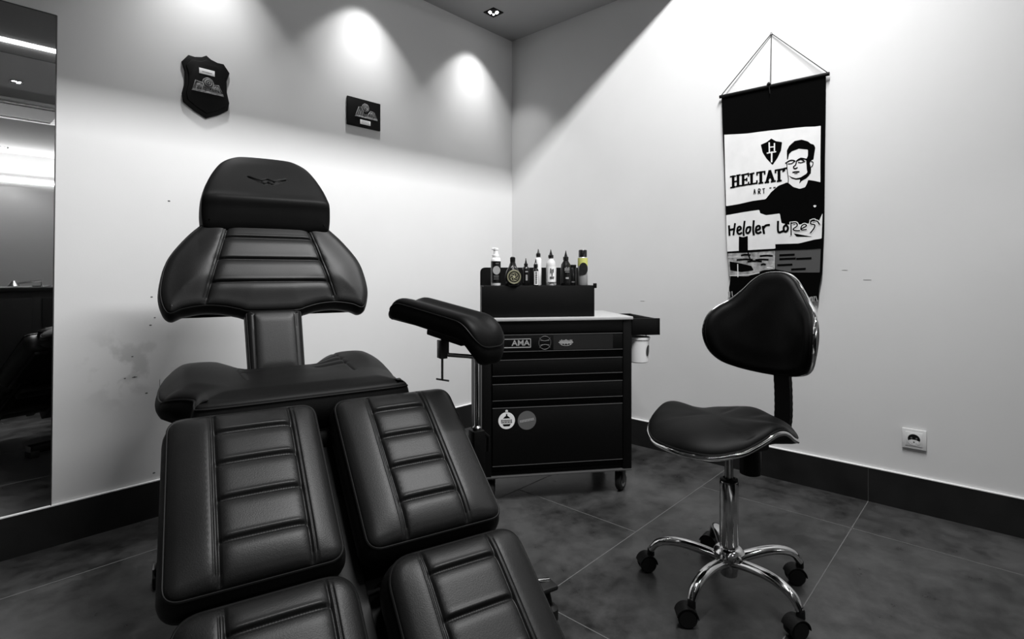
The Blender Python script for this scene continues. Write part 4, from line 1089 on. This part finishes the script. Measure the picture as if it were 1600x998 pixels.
BANNER_STROKES = [('black', 0.0055, [(-1.7954, 1.5234), (-1.8144, 1.5328), (-1.8294, 1.5316), (-1.838, 1.5261)], 'face_lines'), ('black', 0.0055, [(-1.8439, 1.5262), (-1.8613, 1.5365), (-1.8805, 1.5308), (-1.8939, 1.526)], 'face_lines'), ('black', 0.004, [(-1.8073, 1.5183), (-1.8223, 1.5176), (-1.8333, 1.5246)], 'face_lines'), ('black', 0.006, [(-1.8497, 1.5288), (-1.8633, 1.532), (-1.8748, 1.5231)], 'face_lines'), ('black', 0.004, [(-1.8517, 1.5191), (-1.8652, 1.516), (-1.8805, 1.5202)], 'face_lines'), ('black', 0.005, [(-1.8439, 1.5232), (-1.84, 1.5088), (-1.831, 1.5006), (-1.8372, 1.4912), (-1.8478, 1.495)], 'face_lines'), ('black', 0.0055, [(-1.8282, 1.4753), (-1.8419, 1.4761), (-1.8555, 1.4744)], 'face_lines'), ('black', 0.003, [(-1.8361, 1.4687), (-1.8478, 1.4681)], 'face_lines'), ('black', 0.0035, [(-1.8013, 1.5226), (-1.8037, 1.4835), (-1.8085, 1.4485), (-1.8073, 1.4271)], 'face_lines'), ('black', 0.0035, [(-1.9052, 1.5168), (-1.9135, 1.5107), (-1.9101, 1.4952), (-1.9026, 1.4887)], 'face_lines'), ('white', 0.007, [(-1.9165, 1.3104), (-1.9195, 1.3059), (-1.9221, 1.3099)], 'shirt_mark'), ('white', 0.006, [(-1.72, 1.634), (-1.7212, 1.5885)], 'crest_letters'), ('white', 0.006, [(-1.7439, 1.6267), (-1.7439, 1.5916)], 'crest_letters'), ('white', 0.005, [(-1.72, 1.612), (-1.7439, 1.6105)], 'crest_letters'), ('white', 0.0055, [(-1.7108, 1.5843), (-1.7501, 1.5855)], 'crest_letters'), ('white', 0.007, [(-1.7316, 1.5869), (-1.7316, 1.5387)], 'crest_letters'), ('black', 0.0134, [(-1.546, 1.492), (-1.5469, 1.4354)], 'headline_lettering'), ('black', 0.0134, [(-1.5703, 1.4937), (-1.5712, 1.4388)], 'headline_lettering'), ('black', 0.0075, [(-1.546, 1.4631), (-1.5712, 1.4653)], 'headline_lettering'), ('black', 0.0075, [(-1.5319, 1.491), (-1.5578, 1.4915)], 'headline_lettering'), ('black', 0.0075, [(-1.5342, 1.4344), (-1.5569, 1.4375)], 'headline_lettering'), ('black', 0.0075, [(-1.5636, 1.4936), (-1.5815, 1.4946)], 'headline_lettering'), ('black', 0.0075, [(-1.5623, 1.4374), (-1.5837, 1.4401)], 'headline_lettering'), ('black', 0.0134, [(-1.5961, 1.4924), (-1.597, 1.4405)], 'headline_lettering'), ('black', 0.0075, [(-1.5882, 1.4924), (-1.6225, 1.495)], 'headline_lettering'), ('black', 0.0075, [(-1.6225, 1.4973), (-1.6234, 1.4827)], 'headline_lettering'), ('black', 0.0075, [(-1.5961, 1.4665), (-1.6146, 1.4675)], 'headline_lettering'), ('black', 0.0075, [(-1.6146, 1.4734), (-1.6151, 1.4598)], 'headline_lettering'), ('black', 0.0075, [(-1.5882, 1.4392), (-1.6242, 1.4421)], 'headline_lettering'), ('black', 0.0075, [(-1.6242, 1.452), (-1.6242, 1.4403)], 'headline_lettering'), ('black', 0.0134, [(-1.6386, 1.4917), (-1.6394, 1.4422)], 'headline_lettering'), ('black', 0.0075, [(-1.6299, 1.4919), (-1.6502, 1.4939)], 'headline_lettering'), ('black', 0.0075, [(-1.6299, 1.4405), (-1.6648, 1.4429)], 'headline_lettering'), ('black', 0.0075, [(-1.6648, 1.4546), (-1.6648, 1.4407)], 'headline_lettering'), ('black', 0.0134, [(-1.6827, 1.4952), (-1.6835, 1.4418)], 'headline_lettering'), ('black', 0.0075, [(-1.6648, 1.4943), (-1.7004, 1.4956)], 'headline_lettering'), ('black', 0.0075, [(-1.6648, 1.4956), (-1.6652, 1.4831)], 'headline_lettering'), ('black', 0.0075, [(-1.7004, 1.4965), (-1.7008, 1.4832)], 'headline_lettering'), ('black', 0.0075, [(-1.6742, 1.4406), (-1.6928, 1.442)], 'headline_lettering'), ('black', 0.0134, [(-1.7237, 1.4953), (-1.7108, 1.4431)], 'headline_lettering'), ('black', 0.0134, [(-1.7237, 1.4953), (-1.7398, 1.4442)], 'headline_lettering'), ('black', 0.0075, [(-1.715, 1.4629), (-1.7345, 1.4641)], 'headline_lettering'), ('black', 0.0075, [(-1.7025, 1.4414), (-1.7192, 1.4422)], 'headline_lettering'), ('black', 0.0075, [(-1.7303, 1.4427), (-1.7493, 1.444)], 'headline_lettering'), ('black', 0.0134, [(-1.7656, 1.4961), (-1.7664, 1.4421)], 'headline_lettering'), ('black', 0.0075, [(-1.7493, 1.4956), (-1.7845, 1.4972)], 'headline_lettering'), ('black', 0.0075, [(-1.7493, 1.4965), (-1.7497, 1.4837)], 'headline_lettering'), ('black', 0.0075, [(-1.7845, 1.498), (-1.7849, 1.485)], 'headline_lettering'), ('black', 0.0075, [(-1.7582, 1.4413), (-1.7765, 1.4427)], 'headline_lettering'), ('black', 0.0075, [(-1.7886, 1.4984), (-1.8005, 1.4994)], 'headline_lettering'), ('black', 0.0075, [(-1.7898, 1.4991), (-1.7906, 1.4886)], 'headline_lettering'), ('black', 0.004, [(-1.6507, 1.3899), (-1.6537, 1.4137), (-1.658, 1.3909)], 'small_lettering'), ('black', 0.004, [(-1.6519, 1.3996), (-1.6571, 1.4)], 'small_lettering'), ('black', 0.004, [(-1.6716, 1.3878), (-1.6725, 1.4118), (-1.6801, 1.4101), (-1.6793, 1.4013), (-1.6733, 1.4001), (-1.681, 1.3896)], 'small_lettering'), ('black', 0.004, [(-1.6911, 1.4112), (-1.7012, 1.4119)], 'small_lettering'), ('black', 0.004, [(-1.6962, 1.4116), (-1.697, 1.3898)], 'small_lettering'), ('black', 0.0045, [(-1.7237, 1.4122), (-1.7303, 1.4128)], 'small_lettering'), ('black', 0.0045, [(-1.7411, 1.4126), (-1.7493, 1.4126)], 'small_lettering'), ('white', 0.0133, [(-1.8194, 1.2383), (-1.8194, 1.1784)], 'signature_outline'), ('white', 0.0133, [(-1.8222, 1.2355), (-1.8413, 1.2353), (-1.845, 1.2211), (-1.828, 1.2065), (-1.8389, 1.1992), (-1.8554, 1.1983)], 'signature_outline'), ('white', 0.0133, [(-1.8625, 1.2062), (-1.8834, 1.2189), (-1.8765, 1.227), (-1.8648, 1.22), (-1.862, 1.2021), (-1.8834, 1.202)], 'signature_outline'), ('white', 0.0133, [(-1.9178, 1.2448), (-1.9064, 1.243), (-1.9018, 1.228), (-1.9178, 1.222), (-1.9155, 1.2069), (-1.9009, 1.1858)], 'signature_outline'), ('white', 0.0133, [(-1.9009, 1.2408), (-1.9269, 1.2391), (-1.9382, 1.2233)], 'signature_outline'), ('black', 0.0097, [(-1.5275, 1.2396), (-1.5298, 1.1919)], 'signature_first'), ('black', 0.0097, [(-1.5573, 1.249), (-1.5496, 1.1937)], 'signature_first'), ('black', 0.0097, [(-1.5286, 1.2188), (-1.5551, 1.223)], 'signature_first'), ('black', 0.0097, [(-1.5698, 1.2122), (-1.5877, 1.2212), (-1.5823, 1.2326), (-1.5715, 1.2276), (-1.5693, 1.2067), (-1.579, 1.1962), (-1.5909, 1.2012)], 'signature_first'), ('black', 0.0097, [(-1.6059, 1.2571), (-1.6006, 1.2106), (-1.6016, 1.1874)], 'signature_first'), ('black', 0.0097, [(-1.6314, 1.2281), (-1.6187, 1.225), (-1.6134, 1.2072), (-1.6208, 1.1975), (-1.6324, 1.2089), (-1.6346, 1.2279)], 'signature_first'), ('black', 0.0097, [(-1.6503, 1.257), (-1.6472, 1.2136), (-1.6503, 1.189)], 'signature_first'), ('black', 0.0097, [(-1.6617, 1.2101), (-1.6783, 1.2173), (-1.6752, 1.231), (-1.6628, 1.2263), (-1.6597, 1.2048), (-1.669, 1.1951), (-1.6824, 1.2009)], 'signature_first'), ('black', 0.0097, [(-1.6916, 1.2274), (-1.6968, 1.1938)], 'signature_second'), ('black', 0.0097, [(-1.6937, 1.2154), (-1.7039, 1.231), (-1.7211, 1.2332)], 'signature_second'), ('black', 0.0097, [(-1.761, 1.2472), (-1.762, 1.198), (-1.7826, 1.1995)], 'signature_second'), ('black', 0.0097, [(-1.7982, 1.2307), (-1.7875, 1.2192), (-1.7885, 1.2008), (-1.7991, 1.1976), (-1.8059, 1.213), (-1.7982, 1.2307)], 'signature_second'), ('black', 0.0054, [(-1.8194, 1.2383), (-1.8194, 1.1784)], 'signature_third'), ('black', 0.0054, [(-1.8222, 1.2355), (-1.8413, 1.2353), (-1.845, 1.2211), (-1.828, 1.2065), (-1.8389, 1.1992), (-1.8554, 1.1983)], 'signature_third'), ('black', 0.0054, [(-1.8625, 1.2062), (-1.8834, 1.2189), (-1.8765, 1.227), (-1.8648, 1.22), (-1.862, 1.2021), (-1.8834, 1.202)], 'signature_third'), ('black', 0.0054, [(-1.9178, 1.2448), (-1.9064, 1.243), (-1.9018, 1.228), (-1.9178, 1.222), (-1.9155, 1.2069), (-1.9009, 1.1858)], 'signature_third'), ('black', 0.0054, [(-1.9009, 1.2408), (-1.9269, 1.2391), (-1.9382, 1.2233)], 'signature_third'), ('black', 0.0073, [(-1.5888, 1.0886), (-1.6102, 1.0914), (-1.6314, 1.0888)], 'desk_lines'), ('black', 0.0073, [(-1.5671, 1.0652), (-1.6049, 1.0679), (-1.6419, 1.0651)], 'desk_lines'), ('black', 0.0073, [(-1.6783, 1.0823), (-1.7064, 1.085), (-1.7342, 1.0822)], 'desk_lines'), ('black', 0.0073, [(-1.6576, 1.0638), (-1.686, 1.0665), (-1.714, 1.0639)], 'desk_lines'), ('black', 0.0073, [(-1.6208, 1.0561), (-1.6524, 1.0589), (-1.6834, 1.0563)], 'desk_lines'), ('black', 0.0073, [(-1.6834, 1.0401), (-1.6924, 1.0433), (-1.7013, 1.041)], 'desk_lines'), ('black', 0.0036, [(-1.5186, 1.1047), (-1.6208, 1.1043), (-1.7481, 1.1101), (-1.8695, 1.1102), (-1.9436, 1.1131)], 'desk_lines'), ('black', 0.006, [(-1.6208, 1.1082), (-1.6261, 1.0834), (-1.6367, 1.0559)], 'desk_lines'), ('black', 0.0085, [(-1.7689, 1.0847), (-1.8006, 1.0855), (-1.8318, 1.0864)], 'desk_lines'), ('black', 0.0085, [(-1.7689, 1.0662), (-1.803, 1.0672), (-1.8365, 1.0681)], 'desk_lines'), ('black', 0.0085, [(-1.8436, 1.066), (-1.8734, 1.067), (-1.9028, 1.068)], 'desk_lines'), ('black', 0.0085, [(-1.759, 1.0367), (-1.7909, 1.038), (-1.8222, 1.0393)], 'desk_lines'), ('black', 0.0085, [(-1.8222, 1.0158), (-1.8507, 1.0173), (-1.8788, 1.0187)], 'desk_lines'), ('white', 0.0048, [(-1.5698, 1.043), (-1.5704, 0.9792)], 'desk_highlights'), ('white', 0.0036, [(-1.5286, 0.9857), (-1.6208, 0.9893), (-1.6731, 1.0002)], 'desk_highlights'), ('white', 0.003, [(-1.5203, 1.08), (-1.5888, 1.0787)], 'desk_highlights'), ('white', 0.0048, [(-1.709, 1.0254), (-1.7342, 1.0226)], 'desk_highlights'), ('light', 0.0048, [(-1.522, 0.9003), (-1.5253, 0.8724)], 'hem_lettering'), ('light', 0.0048, [(-1.5286, 0.9016), (-1.5275, 0.8752)], 'hem_lettering'), ('light', 0.0048, [(-1.5397, 0.9035), (-1.5425, 0.8813)], 'hem_lettering'), ('light', 0.0048, [(-1.9018, 0.8866), (-1.9009, 0.8687)], 'hem_lettering'), ('light', 0.0048, [(-1.9087, 0.8883), (-1.9101, 0.8665)], 'hem_lettering'), ('light', 0.0048, [(-1.9178, 0.8896), (-1.9169, 0.8667)], 'hem_lettering'), ('light', 0.0048, [(-1.9246, 0.8908), (-1.9314, 0.8698)], 'hem_lettering'), ('light', 0.0048, [(-1.8926, 0.8863), (-1.8973, 0.8788)], 'hem_lettering')]

BN = thing('hanging_banner', 'black and white portrait banner hanging from a string on the right wall', 'banner', (-.018, -1.727, 1.40))
def bw(p, lift=0.0):
    y, z = p
    wv = .0035 * math.sin((z - .9) * 9 + y * 7) * min(1, max(0, (1.88 - z) * 3)) + .0025 * math.sin(y * 34 + z * 3) * min(1, max(0, (1.85 - z) * 3))
    return Vector((-lift + wv, y + 1.727, z - 1.40))
def sheet(name, polys, mat, parent, lift, thick=.0004, res=.018):
    bm = bmesh.new()
    for poly in polys:
        P = ccw(resample(poly, .006)) if len(poly) > 2 else None
        vv, ff, idx = fill(P, res)
        A = [bm.verts.new(bw(v, lift)) for v in vv]
        for f in ff:
            try: bm.faces.new([A[i] for i in f])
            except ValueError: pass
        if thick:
            B = [bm.verts.new(bw(v, lift - thick)) for v in vv]
            for f in ff:
                try: bm.faces.new([B[i] for i in reversed(f)])
                except ValueError: pass
            ids = [i for i in idx if i >= 0]
            for i, j in zip(ids, ids[1:] + ids[:1]):
                try: bm.faces.new((A[i], A[j], B[j], B[i]))
                except ValueError: pass
    bmesh.ops.recalc_face_normals(bm, faces=list(bm.faces))
    b = MB(); b.add(bm); return b.build(name, mat, parent, True)
fab = [(-1.487, 1.905), (-1.965, 1.902), (-1.962, 1.6), (-1.957, 1.2), (-1.950, 1.0), (-1.938, .93), (-1.935, .872), (-1.53, .868), (-1.523, .92), (-1.535, 1.0), (-1.517, 1.1), (-1.505, 1.4)]
fo = sheet('fabric', [fab], CLOTH_BLACK, BN, 0.0, .0012, .02)
for q in BANNER_BASE['white']: sheet('white_print', [q], CLOTH_WHITE, fo, .0022)
sheet('grey_print', BANNER_BASE['grey'], CLOTH_GREY, fo, .0022)
sheet('light_print', BANNER_BASE['light'], CLOTH_LIGHT, fo, .0022)
for nm, q in zip(('hair_print', 'crest_print', 'jaw_print', 'cup_print', 'underline_print', 'desk_print'), BANNER_OVER['black']): sheet(nm, [q], CLOTH_BLACK, fo, .0030, res=.012)
def strokes(name, mat, lift, shown=None):
    bm = bmesh.new()
    for c, w, pts, gname in BANNER_STROKES:
        if gname != name: continue
        P = [Vector(p) for p in pts]
        if len(P) > 2: P = [Vector(p) for p in catmull(pts, 5, closed=False)]
        else: P = [P[0].lerp(P[1], k / 3) for k in range(4)]
        L_ = []; R__ = []
        for k, p in enumerate(P):
            d = (P[min(k + 1, len(P) - 1)] - P[max(k - 1, 0)])
            if d.length < 1e-9: d = Vector((1, 0))
            d.normalize(); n_ = Vector((-d.y, d.x)) * w / 2
            ext_ = d * w * .3 * (-1 if k == 0 else (1 if k == len(P) - 1 else 0))
            L_.append(bm.verts.new(bw(p + n_ + ext_, lift))); R__.append(bm.verts.new(bw(p - n_ + ext_, lift)))
        for k in range(len(P) - 1): bm.faces.new((L_[k], L_[k + 1], R__[k + 1], R__[k]))
    b = MB(); b.add(bm); return b.build(shown or name, mat, fo, False)
for nm in ('shirt_mark', 'crest_letters', 'signature_outline', 'desk_highlights'): strokes(nm, CLOTH_WHITE, .0036)
for nm in ('face_lines', 'headline_lettering', 'small_lettering', 'desk_lines'): strokes(nm, CLOTH_BLACK, .0042)
for nm in ('signature_first', 'signature_second', 'signature_third'): strokes(nm, CLOTH_BLACK, .0042, 'signature_lettering')
strokes('hem_lettering', CLOTH_LIGHT, .0042)
b = MB(); b.tube([(-.004, -1.479 + 1.727, 1.909 - 1.40), (-.004, -1.980 + 1.727, 1.905 - 1.40)], .0085, 12); rod = b.build('rod', SHELL, BN)
b = MB(); ap_ = (0.010, 0.0, 2.168 - 1.40)
b.tube([(-.004, .243, .512), ap_], .0022, 6); b.tube([(-.004, -.249, .508), ap_], .0022, 6); b.tube([(-.003, 0, .50), ap_], .0018, 6); b.build('string', SHELL, BN)
b = MB(); b.lathe([(.004, -.006), (.010, 0), (.004, .010)], 12, Matrix.Translation((-.012, .006, .515))); b.tube([(-.012, .004, .512), (-.014, .0, .470)], .0018, 5); b.build('knot', SHELL, BN)
b = MB(); b.lathe([(.004, 0), (.004, .010), (.006, .011)], 10, Matrix.Translation((.017, 0, 2.168 - 1.40)) @ Matrix.Rotation(-PI / 2, 4, 'Y')); b.build('nail', SATIN, BN)
